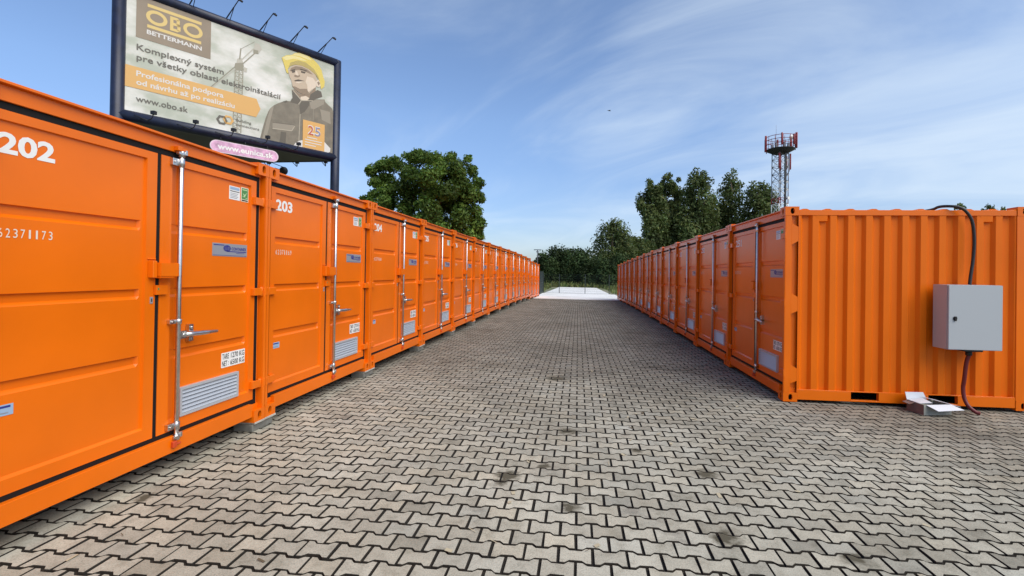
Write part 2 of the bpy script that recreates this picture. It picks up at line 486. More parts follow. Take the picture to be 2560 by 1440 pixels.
strip('concrete_drive', [46.25, 49, 52, 55, 58.5, 62, 66], lambda y: -3.25 + (y - 46) * 0.035, lambda y: 3.2 - (y - 46) * 0.03, 0.012)

# ------------------------------------------------------------------ storage containers
CW, CL, CH = 2.438, 2.991, 2.591
def oval_face(mb, o, u, v, wu, wv, hu, hv, depth, ndir, mi_hole=1, cu=None, cv=None):
    """rectangle wu x wv at o spanned by u,v with an oval hole of half sizes hu,hv sunk by depth along -ndir"""
    o, u, v, nd = Vector(o), Vector(u), Vector(v), Vector(ndir)
    cu = wu / 2 if cu is None else cu; cv = wv / 2 if cv is None else cv
    angs = sorted(set([i * math.pi / 8 for i in range(16)] + [math.atan2(sv, su) % (2 * math.pi) for su, sv in
                  ((wu - cu, wv - cv), (-cu, wv - cv), (-cu, -cv), (wu - cu, -cv))]))
    outer = []; inner = []
    for a in angs:
        ca, sa = math.cos(a), math.sin(a)
        k = 1e9
        if ca > 1e-9: k = min(k, (wu - cu) / ca)
        if ca < -1e-9: k = min(k, -cu / ca)
        if sa > 1e-9: k = min(k, (wv - cv) / sa)
        if sa < -1e-9: k = min(k, -cv / sa)
        outer.append(o + u * (cu + ca * k) + v * (cv + sa * k))
        rr = 1 / ((abs(ca) / hu) ** 2.6 + (abs(sa) / hv) ** 2.6) ** (1 / 2.6)
        inner.append(o + u * (cu + ca * rr) + v * (cv + sa * rr))
    n = len(angs)
    for i in range(n):
        j = (i + 1) % n
        mb.face([outer[i], outer[j], inner[j], inner[i]])
        mb.face([inner[i], inner[j], inner[j] - nd * depth, inner[i] - nd * depth], mi_hole if False else 0)
    mb.face([p - nd * depth for p in inner], mi_hole)

def casting_mesh(front, right, top):
    """corner casting 0.162 x 0.178 x 0.118 with oval holes on the outward front/back, side and top/bottom faces; local box from 0"""
    a, b, c = 0.162, 0.178, 0.118
    mb = MB()
    # front/back face
    y = 0 if front else b; ny = -1 if front else 1
    oval_face(mb, (0, y, 0), (1, 0, 0), (0, 0, 1), a, c, 0.026, 0.041, 0.03, (0, ny, 0), cu=a * (0.52 if right else 0.48))
    mb.face([(0, b - y, 0), (a, b - y, 0), (a, b - y, c), (0, b - y, c)])
    x = a if right else 0; nx = 1 if right else -1
    oval_face(mb, (x, 0, 0), (0, 1, 0), (0, 0, 1), b, c, 0.026, 0.040, 0.03, (nx, 0, 0), cu=b * (0.52 if front else 0.48))
    mb.face([(a - x, 0, 0), (a - x, b, 0), (a - x, b, c), (a - x, 0, c)])
    z = c if top else 0; nz = 1 if top else -1
    oval_face(mb, (0, 0, z), (1, 0, 0), (0, 1, 0), a, b, 0.05, 0.03, 0.03, (0, 0, nz))
    mb.face([(0, 0, c - z), (a, 0, c - z), (a, b, c - z), (0, b, c - z)])
    me = mb.mesh('corner_casting', ['orange', 'dark'], recalc=False)
    bm = bmesh.new(); bm.from_mesh(me)
    bmesh.ops.remove_doubles(bm, verts=bm.verts, dist=1e-5)
    bmesh.ops.recalc_face_normals(bm, faces=bm.faces)
    ed = [e for e in bm.edges if len(e.link_faces) == 2 and e.calc_face_angle(0) > 1.2 and
          all(any(abs(v.co[i] - s) < 1e-5 for s in (0, (a, b, c)[i])) for v in e.verts for i in range(3) if False) and
          sum(all(abs(v.co[i]) < 1e-5 for v in e.verts) or all(abs(v.co[i] - (a, b, c)[i]) < 1e-5 for v in e.verts) for i in range(3)) >= 2]
    bmesh.ops.bevel(bm, geom=ed, offset=0.006, segments=2, affect='EDGES')
    bm.to_mesh(me); bm.free()
    return me

def door_grid(x0, x1, fx0, fx1, channel=None):
    """pressed door leaf, front face at y=.05; recessed fields, deeper horizontal ribs, optional vertical channel"""
    Z0, Z1 = 0.222, 2.408
    fz0, fz1 = 0.31, 2.352
    ribs = [(0.790, 0.870), (1.292, 1.368), (1.803, 1.880)]
    t = 0.005
    def trap(v, a, b, w, w2=None): return max(0.0, min(1.0, (v - a) / w, (b - v) / (w2 or w)))
    def bp(a, b, w, w2=None): return [a, a + w, b - (w2 or w), b]
    rx0, rx1 = fx0 + 0.012 + 0.004, fx1 - 0.03
    xs = sorted(set([x0, x1] + bp(fx0, fx1, t) + bp(rx0, rx1, 0.016) + (bp(*channel, 0.01) if channel else [])))
    zs = [Z0, Z1] + bp(fz0, fz1, 0.016, t)
    for a, b in ribs: zs += bp(a, b, 0.022, 0.005)
    zs = sorted(set(zs))
    def dep(x, z):
        d = 0.018 * trap(x, fx0, fx1, t) * trap(z, fz0, fz1, 0.016, t)
        rb = max(trap(z, a, b, 0.022, 0.005) for a, b in ribs)
        d += 0.022 * rb * trap(x, rx0, rx1, 0.016)
        if channel: d = max(d, 0.036 * trap(x, channel[0], channel[1], 0.01) * trap(z, 0.29, 2.37, 0.012))
        return d
    mb = MB()
    g = {}
    for i, x in enumerate(xs):
        for k, z in enumerate(zs):
            g[i, k] = len(mb.v); mb.v.append((x, 0.05 + dep(x, z), z))
    for i in range(len(xs) - 1):
        for k in range(len(zs) - 1):
            mb.f.append((g[i, k], g[i + 1, k], g[i + 1, k + 1], g[i, k + 1])); mb.m.append(0); mb.sm.append(False)
    # edges of the leaf folded back
    yb = 0.096
    n0, n1 = len(xs) - 1, len(zs) - 1
    mb.face([(x0, 0.05, Z0), (x0, 0.05, Z1), (x0, yb, Z1), (x0, yb, Z0)])
    mb.face([(x1, 0.05, Z0), (x1, yb, Z0), (x1, yb, Z1), (x1, 0.05, Z1)])
    mb.face([(x0, 0.05, Z0), (x0, yb, Z0), (x1, yb, Z0), (x1, 0.05, Z0)])
    mb.face([(x0, 0.05, Z1), (x1, 0.05, Z1), (x1, yb, Z1), (x0, yb, Z1)])
    mb.face([(x0, yb, Z0), (x0, yb, Z1), (x1, yb, Z1), (x1, yb, Z0)])
    me = mb.mesh('door', ['orange'])
    bm = bmesh.new(); bm.from_mesh(me); bmesh.ops.remove_doubles(bm, verts=bm.verts, dist=1e-5)
    bmesh.ops.recalc_face_normals(bm, faces=bm.faces); bm.to_mesh(me); bm.free()
    return me

FIELD = 0.068
def decal(mb, x0, x1, z0, z1, y, mi=0): mb.face([(x0, y, z0), (x1, y, z0), (x1, y, z1), (x0, y, z1)], mi)
def plate(mb, x0, x1, z0, z1, mi=0, th=0.0022): mb.box(x0, x1, FIELD - th, FIELD + 0.001, z0, z1, mi)

def build_prototype():
    """every shared mesh of a container as (name, mesh, parent index, local x, y, z); parents are named keys"""
    parts = []          # (key, name, mesh, parent_key, loc)
    def add(key, name, me, par=None, loc=(0, 0, 0)): parts.append((key, name, me, par, loc))
    # ---- frame
    f = MB()
    for s in (0, 1):
        X = (lambda x: x) if s == 0 else (lambda x: CW - x)
        def bx(xa, xb, *r): f.box(min(X(xa), X(xb)), max(X(xa), X(xb)), *r)
        z0, z1 = 0.118, CH - 0.118
        bx(0.0, 0.034, 0.0, 0.010, z0, z1)                # outer flange, front
        bx(0.0, 0.008, 0.010, 0.080, z0, z1)              # outer web, front part
        bx(0.026, 0.034, 0.010, 0.100, z0, z1)            # inner wall of the front flange
        bx(0.034, 0.063, 0.092, 0.102, z0, z1)            # floor of the channel
        bx(0.056, 0.064, 0.052, 0.078, z0, z1)            # lip by the gasket
        bx(0.050, 0.056, 0.080, 0.178, z0, z1)            # recessed side web
        bx(0.0, 0.008, 0.166, 0.178, z0, z1)              # rear flange of the post
        # gusset plates at the hinge heights (trapezoids), side face
        for (za, zb, zc, zd) in ((2.32, 2.37, 2.08, 2.13), (1.39, 1.44, 1.16, 1.20), (0.44, 0.49, 0.235, 0.275)):
            pts = [(0.080, zb), (0.178, za), (0.178, zd), (0.080, zc)]
            pts = [(0.080, zb), (0.166, za), (0.166, zd), (0.080, zc)]
            f.prism(pts, (lambda u, v, t, X=X: (X(t), u, v)), 0.001, 0.009)
        # rear corner posts
        bx(0.0, 0.010, CL - 0.178, CL, z0, z1); bx(0.010, 0.10, CL - 0.012, CL, z0, z1); bx(0.010, 0.06, CL - 0.178, CL - 0.168, z0, z1)
        # side rails
        ya, yb = 0.178, CL - 0.178
        bx(0.006, 0.055, ya, yb, 2.477, 2.546)
        bx(0.004, 0.030, ya, yb, 0.153, 0.165)
        pk = [(0.848, 1.190), (1.790, 2.140)]
        for a, b in ((ya, pk[0][0]), (pk[0][1], pk[1][0]), (pk[1][1], yb)): bx(0.004, 0.055, a, b, 0.030, 0.153)
        for a, b in pk: bx(0.004, 0.055, a, b, 0.030, 0.050)
        # swelling under the casting
    # front sill, header, flange
    f.box(0.162, CW - 0.162, 0.012, 0.10, 0.058, 0.186)
    f.box(0.036, CW - 0.036, 0.05, 0.16, 0.118, 0.17)
    f.box(0.063, CW - 0.063, 0.038, 0.12, 2.455, 2.546)
    f.box(0.162, CW - 0.162, 0.006, 0.14, 2.546, 2.563)
    # rear sill and header
    f.box(0.162, CW - 0.162, CL - 0.06, CL - 0.004, 0.04, 0.165); f.box(0.162, CW - 0.162, CL - 0.06, CL - 0.004, 2.477, 2.56)
    # floor and the two pocket tunnels' inner cross beams
    add('frame', 'frame', f.mesh('frame', ['orange'], bevel=0.0018))
    d = MB(); d.box(0.06, CW - 0.06, 0.12, CL - 0.07, 0.160, 0.175)
    for y in (0.40, 0.80, 1.23, 1.74, 2.19, 2.6): d.box(0.056, CW - 0.056, y - 0.02, y + 0.02, 0.04, 0.158)
    add('floor', 'floor', d.mesh('floor', ['dark']))
    # ---- castings
    for fr in (1, 0):
        for rt in (0, 1):
            for tp in (0, 1):
                add(f'cast{fr}{rt}{tp}', 'corner_casting', casting_mesh(fr, rt, tp), None,
                    ((CW - 0.162) + 0.002 if rt else -0.002, (CL - 0.178) + 0.003 if fr == 0 else -0.003, CH - 0.118 if tp else 0))
    # ---- side walls
    for s in (0, 1):
        X = (lambda x: x) if s == 0 else (lambda x: CW - x)
        prof = []
        y = 0.178; pitch = 0.2225
        prof.append((y, 0.012)); y0 = 0.205
        prof.append((y0, 0.012))
        k = y0
        while k + 0.034 + 0.0765 + 0.034 < CL - 0.19:
            prof += [(k + 0.034, 0.054), (k + 0.1105, 0.054), (k + 0.1445, 0.012), (k + pitch, 0.012)]
            k += pitch
        prof = [(a, b) for a, b in prof if a < CL - 0.178]
        prof.append((CL - 0.172, 0.012))
        w = MB()
        for (a, b), (c, e) in zip(prof, prof[1:]):
            w.face([(X(b), a, 0.155), (X(e), c, 0.155), (X(e), c, 2.485), (X(b), a, 2.485)])
        for yc in (0.4635, 2.466):                        # small ventilation covers under the top rail
            w.prism([(0.049, 2.392), (0.013, 2.40), (0.010, 2.477), (0.049, 2.477)], (lambda u, v, t, X=X: (X(u), t, v)), yc - 0.072, yc + 0.072)
        me = w.mesh('side_wall', ['orange_wall'], recalc=False)
        bm = bmesh.new(); bm.from_mesh(me); bmesh.ops.remove_doubles(bm, verts=bm.verts, dist=1e-5)
        bmesh.ops.recalc_face_normals(bm, faces=bm.faces); bm.to_mesh(me); bm.free()
        add(f'side{s}', 'side_wall', me)
    w = MB(); w.box(0.05, CW - 0.05, CL - 0.05, CL - 0.02, 0.12, 2.5)
    add('back', 'back_wall', w.mesh('back_wall', ['orange_wall']))
    # ---- roof with its pressed ridges
    r = MB()
    ys = [0.10]
    k = 0.19
    prof = [(0.10, 2.546), (0.185, 2.546)]
    while k + 0.12 < CL - 0.10:
        prof += [(k, 2.547), (k + 0.035, 2.563), (k + 0.085, 2.563), (k + 0.12, 2.547)]
        k += 0.286
    prof.append((CL - 0.04, 2.546))
    for (a, b), (c, e) in zip(prof, prof[1:]):
        r.face([(0.010, a, b), (CW - 0.010, a, b), (CW - 0.010, c, e), (0.010, c, e)], 0)
        for x in (0.010, CW - 0.010): r.face([(x, a, 2.540), (x, c, 2.540), (x, c, e), (x, a, b)], 0)
    add('roof', 'roof', r.mesh('roof', ['orange_wall']))
    # ---- gasket
    g = MB()
    for a in ((0.064, 0.113, 0.17, 2.455), (2.325, 2.374, 0.17, 2.455), (0.113, 2.325, 2.408, 2.455), (0.113, 2.325, 0.170, 0.222), (1.204, 1.238, 0.222, 2.408)):
        g.box(a[0], a[1], 0.053, 0.086, a[2], a[3])
    add('gasket', 'door_gasket', g.mesh('door_gasket', ['rubber'], bevel=0.002))
    # ---- doors
    add('door_l', 'door', door_grid(0.113, 1.204, 0.185, 1.120))
    add('door_r', 'door', door_grid(1.238, 2.325, 1.338, 2.252, channel=(1.345, 1.432)))
    # ---- hinges
    for s, key in ((0, 'door_l'), (1, 'door_r')):
        X = (lambda x: x) if s == 0 else (lambda x: CW - x)
        h = MB()
        a, b = sorted((X(0.036), X(0.168)))
        h.box(a, b, 0.012, 0.022, -0.037, 0.037)
        a, b = sorted((X(0.115), X(0.172)))
        h.box(a, b, 0.022, 0.052, -0.037, 0.037)
        h.tube([(X(0.050), 0.026, -0.044), (X(0.050), 0.026, 0.044)], 0.017, 10)
        a, b = sorted((X(-0.001), X(0.020)))
        h.box(a, b, -0.004, 0.014, -0.040, 0.040)
        me = h.mesh('hinge', ['orange'], bevel=0.002)
        for z in (2.205, 1.300, 0.372): add(f'hinge{s}{z}', 'hinge', me, key, (0, 0, z))
    # ---- keepers on header and sill
    kp = MB(); kp.box(1.335, 1.375, -0.004, 0.040, 2.464, 2.500); kp.box(1.375, 1.43, 0.0, 0.012, 2.470, 2.490)
    add('keep_t', 'keeper', kp.mesh('keeper', ['orange'], bevel=0.003))
    kp = MB(); kp.box(1.330, 1.365, -0.016, 0.010, 0.100, 0.150); kp.box(1.36, 1.41, -0.010, 0.010, 0.112, 0.128)
    add('keep_b', 'keeper', kp.mesh('keeper', ['redorange'], bevel=0.004))
    # ---- locking bar
    lb = MB(); bx_, by_ = 1.386, 0.016
    lb.tube([(bx_, by_, 0.155), (bx_, by_, 2.470)], 0.0165, 14)
    for z, hh in ((2.375, 0.035), (1.098, 0.020), (0.262, 0.030)):
        lb.tube([(bx_, by_, z - hh), (bx_, by_, z + hh)], 0.0235, 14)
        lb.box(1.312, 1.372, 0.020, 0.0495, z - hh * 0.8, z + hh * 0.8)
        lb.tube([(1.330, 0.022, z), (1.330, 0.010, z)], 0.008, 8)
    for z, s in ((2.445, 1), (0.172, -1)):
        lb.tube([(bx_, by_, z - 0.022), (bx_, by_, z + 0.022)], 0.024, 12)
        lb.box(bx_ - 0.045, bx_ - 0.01, -0.008, 0.024, z - 0.008, z + 0.012)
        lb.box(bx_ + 0.012, bx_ + 0.032, -0.010, 0.016, z - 0.005, z + 0.035)
    add('bar', 'locking_bar', lb.mesh('locking_bar', ['steel'], bevel=0.0015), 'door_r')
    hd = MB()
    hd.box(1.395, 1.460, 0.000, 0.030, 0.955, 1.018)
    hd.tube([(1.428, -0.006, 0.987), (1.428, 0.036, 0.987)], 0.012, 10)
    hd.tube([(1.43, -0.004, 0.987), (1.50, -0.014, 0.985), (1.60, -0.022, 0.983), (1.745, -0.030, 0.980)], [0.022, 0.019, 0.021, 0.012], 8)
    hd.box(1.508, 1.556, -0.008, 0.068, 0.972, 1.004)
    hd.box(1.512, 1.556, 0.030, 0.068, 0.920, 1.060)
    hd.tube([(1.533, 0.032, 1.035), (1.533, 0.018, 1.035)], 0.011, 8); hd.tube([(1.533, 0.032, 0.945), (1.533, 0.018, 0.945)], 0.011, 8)
    add('handle', 'handle', hd.mesh('handle', ['steel'], bevel=0.003, seg=2), 'door_r')
    # ---- padlock housing and latch
    bxm = MB(); bxm.box(1.178, 1.345, -0.020, 0.067, 1.460, 1.568); bxm.box(1.178, 1.30, -0.020, 0.067, 1.448, 1.459)
    add('lockbox', 'lock_box', bxm.mesh('lock_box', ['orange'], bevel=0.004, seg=2), 'door_r')
    bxm = MB(); bxm.box(1.138, 1.174, 0.004, 0.049, 1.452, 1.580); bxm.box(1.130, 1.20, 0.040, 0.0495, 1.59, 1.60)
    add('lockbox2', 'lock_box', bxm.mesh('lock_box', ['orange'], bevel=0.003), 'door_l')
    la = MB(); la.box(1.190, 1.292, 0.026, 0.049, 1.320, 1.394); la.box(1.20, 1.216, 0.0240, 0.027, 1.355, 1.376, 1)
    add('latch', 'latch', la.mesh('latch', ['orange', 'green'], bevel=0.002), 'door_r')
    kh = MB(); kh.box(1.160, 1.184, 0.046, 0.0508, 1.255, 1.305, 0); decal(kh, 1.169, 1.177, 1.268, 1.293, 0.0452, 1)
    add('keyhole', 'keyhole', kh.mesh('keyhole', ['platesilver', 'dark']), 'door_l')
    # ---- louvre
    v = MB(); x0, x1, z0, z1 = 1.442, 2.110, 0.312, 0.548
    fr = 0.022
    v.box(x0, x1, 0.038, 0.069, z1 - fr, z1); v.box(x0, x1, 0.038, 0.069, z0, z0 + fr)
    v.box(x0, x0 + fr, 0.038, 0.069, z0 + fr, z1 - fr); v.box(x1 - fr, x1, 0.038, 0.069, z0 + fr, z1 - fr)
    decal(v, x0 + fr, x1 - fr, z0 + fr, z1 - fr, 0.0672, 1)
    nsl = 6; fh = (z1 - z0 - 2 * fr) / nsl
    for i in range(nsl):
        zc = z0 + fr + (i + 0.5) * (z1 - z0 - 2 * fr) / nsl
        v.prism([(0.058, zc + 0.011), (0.041, zc - fh * 0.42), (0.044, zc - fh * 0.46), (0.061, zc + 0.009)], lambda u, w_, t: (t, u, w_), x0 + fr, x1 - fr, 0)
    add('vent', 'vent', v.mesh('vent', ['vent', 'dark']), 'door_r')
    # ---- stickers
    s = MB(); plate(s, 1.976, 2.115, 2.180, 2.306, 0)
    y = FIELD - 0.0032
    decal(s, 1.985, 2.106, 2.272, 2.298, y, 1); decal(s, 1.985, 2.106, 2.255, 2.262, y, 2)
    for i in range(4): decal(s, 1.988, 2.09 - 0.012 * (i % 2), 2.236 - i * 0.014, 2.241 - i * 0.014, y, 3)
    add('stk1', 'notice_sticker', s.mesh('notice_sticker', ['white', 'bluesoft', 'black', 'platesilver']), 'door_r')
    s = MB(); plate(s, 2.130, 2.230, 2.180, 2.318, 0)
    decal(s, 2.138, 2.222, 2.205, 2.310, y, 1); decal(s, 2.138, 2.222, 2.186, 2.198, y, 2)
    decal(s, 2.145, 2.215, 2.290, 2.300, y - 0.0006, 3)
    s.face([(2.150, y - 0.0006, 2.262), (2.178, y - 0.0006, 2.222), (2.212, y - 0.0006, 2.280), (2.180, y - 0.0006, 2.248)], 3)
    decal(s, 2.150, 2.172, 2.226, 2.232, y - 0.0006, 3); decal(s, 2.19, 2.215, 2.214, 2.220, y - 0.0006, 3)
    add('stk2', 'inspection_sticker', s.mesh('inspection_sticker', ['cream', 'green', 'black', 'greenlight']), 'door_r')
    s = MB(); plate(s, 1.785, 2.225, 1.642, 1.760, 0)
    decal(s, 1.797, 1.925, 1.740, 1.748, y, 1)
    ov = [(1.962 + 0.047 * math.cos(a), 1.716 + 0.030 * math.sin(a)) for a in [i * math.pi / 12 for i in range(24)]]
    s.face([(a, y, b) for a, b in ov], 1)
    for dz in (-0.010, 0.0, 0.010): decal(s, 1.925, 2.0, 1.715 + dz, 1.7165 + dz, y - 0.0006, 0)
    for dx in (-0.016, 0.016): decal(s, 1.961 + dx, 1.9625 + dx, 1.694, 1.738, y - 0.0006, 0)
    decal(s, 1.962, 2.215, 1.684, 1.692, y, 1)
    s.text('CONTAINEX', lambda u, w_: (u, y, w_), 2.018, 2.214, 1.700, 1.729, 1, 0.03)
    decal(s, 2.08, 2.19, 1.672, 1.676, y, 1); decal(s, 1.79, 2.22, 1.649, 1.652, y, 1)
    add('plate', 'name_plate', s.mesh('name_plate', ['platesilver', 'blue']), 'door_r')
    s = MB(); plate(s, 1.918, 2.222, 0.612, 0.748, 0)
    T = lambda u, w_: (u, y, w_)
    s.text('TARE', T, 1.928, 2.010, 0.688, 0.738, 1, 0.012); s.text('1270 KG', T, 2.036, 2.214, 0.688, 0.738, 1, 0.012)
    s.text('NET', T, 1.928, 1.990, 0.623, 0.673, 1, 0.012); s.text(':', T, 2.000, 2.008, 0.630, 0.660, 1, 0.012); s.text('6500 KG', T, 2.030, 2.214, 0.623, 0.673, 1, 0.012)
    add('tare', 'weight_label', s.mesh('weight_label', ['white', 'black']), 'door_r')
    s = MB(); plate(s, 0.185, 0.315, 0.672, 0.735, 0); decal(s, 0.192, 0.30, 0.716, 0.728, y, 1); decal(s, 0.192, 0.29, 0.684, 0.690, y, 2)
    add('mini', 'info_sticker', s.mesh('info_sticker', ['bluesoft', 'blue', 'platesilver']), 'door_l')
    return parts

PARTS = build_prototype()
def number_mesh(num):
    mb = MB(); mb.text(num, lambda u, w_: (u, FIELD - 0.002, w_), 0.212, 0.506, 2.165, 2.288, 0, 0.034)
    return mb.mesh('number', ['white'], recalc=False)
def serial_mesh(txt):
    mb = MB(); x = 0.186
    for i, ch in enumerate(txt):
        w = 0.022 if ch != '1' else 0.0105
        mb.text(ch, lambda u, w_: (u, FIELD - 0.002, w_), x + (0.0045 if ch == '1' else 0), x + w + (0.0045 if ch == '1' else 0), 1.690, 1.742, 0, 0.0)
        x += 0.0366
    return mb.mesh('serial_number', ['stencil'], recalc=False)

def make_container(num, serial, label, group, loc, rz):
    loc = Vector(loc) + Vector((random.uniform(-.006, .006), random.uniform(-.003, .003), random.uniform(-.002, .002)))
    root = thing('storage_container', label, 'shipping container', loc, rz + random.uniform(-.0012, .0012), group)
    objs = {}
    for key, name, me, par, lc in PARTS:
        o = bpy.data.objects.new(name, me); COL.objects.link(o)
        o.parent = objs[par] if par else root
        o.location = lc
        objs[key] = o
    link('number', number_mesh(num), objs['door_l'])
    link('serial_number', serial_mesh(serial), objs['door_l'])
    return root

PITCH = 2.455
XL, YL0 = -3.1806, 4.5791
ORD = ['first', 'second', 'third', 'fourth', 'fifth', 'sixth', 'seventh', 'eighth', 'ninth', 'tenth', 'eleventh', 'twelfth', 'thirteenth', 'fourteenth', 'fifteenth', 'sixteenth']
ZL = {9: -0.03, 10: -0.06, 11: -0.10, 12: -0.255, 13: -0.31, 14: -0.36}
lab_l = {-1: 'orange container before number 202, at the near end of the left row, mostly cut off',
         0: 'large orange storage container numbered 202, nearest to the viewer in the left row',
         1: 'orange storage container numbered 203, between containers 202 and 204',
         2: 'orange storage container numbered 204, below the pale right edge of the billboard post',
         3: 'orange storage container numbered 205, next beyond number 204 in the left row',
         14: 'last orange storage container at the far end of the left row, beside the fence',
         12: 'orange container in the left row standing just beyond the visible step down in the roofline'}
for i in range(-1, 15):
    lab = lab_l.get(i) or f'orange storage container in the left row, {ORD[i]} one beyond number 202'
    ser = {0: '062371173', 1: '062371169', 2: '062371168'}.get(i, '0623711%02d' % ((61 + i * 7) % 100))
    make_container(NUMS_L[i + 1], ser, lab, 'orange containers in the left row',
                   (XL, YL0 + (i - 1) * PITCH + 0.0085, ZL.get(i, 0.0)), R(90))
XR, YR0, ANG_R = 2.7393, 6.5547, 0.00839
ZR = [0, 0, 0, 0, -0.005, -0.025, -0.05, -0.075, -0.11, -0.15, -0.20, -0.25]
lab_r = {0: 'orange storage container numbered 251, end of the right row, its ribbed side facing the viewer',
         1: 'orange storage container numbered 252, next behind number 251 in the right row',
         11: 'last orange storage container at the far end of the right row'}
for j in range(12):
    lab = lab_r.get(j) or f'orange storage container in the right row, {ORD[j]} one counted from the near end'
    n0 = j * PITCH + CW + 0.0085
    make_container(NUMS_R[j], '0623712%02d' % ((13 + j * 9) % 100), lab, 'orange containers in the right row',
                   (XR + n0 * math.sin(ANG_R), YR0 + n0 * math.cos(ANG_R), -0.1249 + ZR[j]), R(-90) - ANG_R)

# blocks that carry the left row
for k in range(-1, 15):
    y = YL0 + k * PITCH
    zb = min(ZL.get(k, 0.0), ZL.get(k + 1, 0.0)) if k < 14 else ZL[14]
    za = float(ground(XL, y))
    h = zb - za
    if h < 0.03: continue
    nm = f'grey concrete block with a pale packing plate under the corner between {202 + k} and {203 + k}' if 0 <= k < 3 else (
        'grey concrete block under the near corner of the container numbered 202' if k < 0 else f'grey concrete block under the left row, {ORD[k]} support counted from number 202')
    t = thing('support_block', nm, 'concrete block', (XL, y, za), 0, 'blocks under the left row')
    mb = MB(); hp = min(0.022, h * 0.3)
    wy = 0.165 if k < 5 else 0.12
    mb.box(-0.22, -0.014, -wy, wy - 0.02, 0.0, h - hp - 0.001); mb.build('block', 'concrete', t, bevel=0.006)
    mb = MB(); mb.box(-0.20, 0.006, -wy + 0.01, -0.004, h - hp, h - 0.001); mb.box(-0.20, 0.004, 0.004, wy + 0.01, h - hp, h - 0.001)
    mb.build('packing_plate', 'palewood', t, bevel=0.003)

# ------------------------------------------------------------------ things on the side of container 251
_ca, _sa = math.cos(ANG_R), math.sin(ANG_R)
def RS(a, out, z): return Vector((XR + a * _ca - out * _sa, YR0 - a * _sa - out * _ca + 0.0085, z - 0.1249))
eb = thing('electrical_box', 'light grey metal electrical cabinet mounted on the ribbed side of container 251', 'electrical cabinet', RS(1.815, 0, 0.79), -ANG_R)
mb = MB(); mb.box(0.0, 0.615, -0.262, -0.022, 0.0, 0.80); mb.build('body', 'boxgrey', eb, bevel=0.004, seg=2)
mb = MB(); mb.box(0.002, 0.613, -0.284, -0.2635, 0.002, 0.798); mb.build('door', 'boxgrey', eb, bevel=0.005, seg=2)
mb = MB()
mb.tube([(0.075, -0.284, 0.385), (0.075, -0.290, 0.385)], 0.026, 20); mb.box(0.062, 0.088, -0.302, -0.288, 0.355, 0.412)
mb.build('lock', 'cable', eb, bevel=0.003)
for x in (0.06, 0.55):
    mb = MB(); mb.box(x, x + 0.03, -0.0215, -0.012, 0.08, 0.72); mb.build('mounting_rail', 'steel', eb)
mb = MB(); mb.box(0.26, 0.46, -0.20, -0.06, -0.030, -0.001); mb.tube([(0.350, -0.13, -0.030), (0.350, -0.13, -0.085)], 0.034, 12)
mb.build('cable_gland', 'cable', eb)

def smooth_path(pts, n=8):
    pts = [Vector(p) for p in pts]; out = []
    P = [pts[0]] + pts + [pts[-1]]
    for i in range(1, len(P) - 2):
        for k in range(n):
            t = k / n
            a, b, c, d = P[i - 1], P[i], P[i + 1], P[i + 2]
            out.append(0.5 * ((2 * b) + (c - a) * t + (2 * a - 5 * b + 4 * c - d) * t * t + (3 * b - a - 3 * c + d) * t ** 3))
    out.append(pts[-1]); return out
mb = MB()
mb.tube(smooth_path([RS(1.86, -0.75, 2.578), RS(1.975, -0.30, 2.585), RS(1.975, -0.12, 2.606), RS(2.02, 0.0, 2.598), RS(2.10, 0.05, 2.575), RS(2.169, 0.07, 2.514), RS(2.228, 0.08, 2.386),
                     RS(2.245, 0.09, 2.158), RS(2.226, 0.10, 1.905), RS(2.185, 0.12, 1.70), RS(2.168, 0.13, 1.595)]), 0.0185, 10)
tag(mb.build('power_cable', 'cable'), 'black cable arching over the container roof down to the grey cabinet', 'cable')
mb = MB()
mb.tube(smooth_path([RS(2.165, 0.13, 0.705), RS(2.145, 0.12, 0.60), RS(2.131, 0.11, 0.392), RS(2.126, 0.10, 0.289), RS(2.126, 0.12, 0.168), RS(2.143, 0.16, 0.08), RS(2.190, 0.21, 0.018), RS(2.225, 0.235, 0.008)]), 0.022, 12)
tag(mb.build('conduit', 'redpipe'), 'dark red conduit curving from below the grey cabinet to the paving', 'conduit')

# cardboard box on the paving
fx, fy = 4.250, 6.215
cb = thing('cardboard_box', 'shallow open cardboard carton with white flaps on the paving below the cabinet', 'carton', (fx, fy, float(ground(fx, fy)) + 0.002), R(12))
bw_, bd_, bh_ = 0.38, 0.235, 0.125
mb = MB(); mb.box(0, bw_, 0.0, 0.006, 0, bh_); mb.build('front_wall', 'cardpale', cb)
mb = MB(); mb.box(-0.001, 0.005, 0.007, bd_, 0, bh_); mb.build('side_wall', 'card', cb)
mb = MB(); mb.box(bw_ - 0.006, bw_, 0.007, bd_, 0, bh_); mb.box(0.006, bw_ - 0.007, bd_ - 0.006, bd_, 0, bh_); mb.box(0.006, bw_ - 0.007, 0.007, bd_ - 0.007, 0.0, 0.075)
mb.build('carton_body', 'cardpale', cb)
th = 0.004
def flap(pts, name='flap', m='foam'):
    mb = MB(); a, b, c, d = [Vector(p) for p in pts]
    n = (b - a).cross(d - a).normalized() * th
    for q in ((a, b, c, d), (d + n, c + n, b + n, a + n), (a, a + n, b + n, b), (b, b + n, c + n, c), (c, c + n, d + n, d), (d, d + n, a + n, a)): mb.face(q)
    mb.build(name, m, cb)
H_ = bh_ + 0.001
flap([(0.03, 0.0, H_), (bw_ - 0.01, 0.0, H_), (bw_ + 0.06, -0.105, 0.085), (0.075, -0.115, 0.080)])
flap([(bw_, 0.0, H_), (bw_ - 0.16, bd_ - 0.01, 0.165), (bw_ - 0.02, bd_ - 0.02, 0.135), (bw_ + 0.105, -0.02, 0.100)])
flap([(bw_ - 0.10, bd_ - .004, H_), (0.0, bd_ - .004, H_), (-0.01, bd_ + 0.015, 0.225), (0.24, bd_ + 0.008, 0.218)])
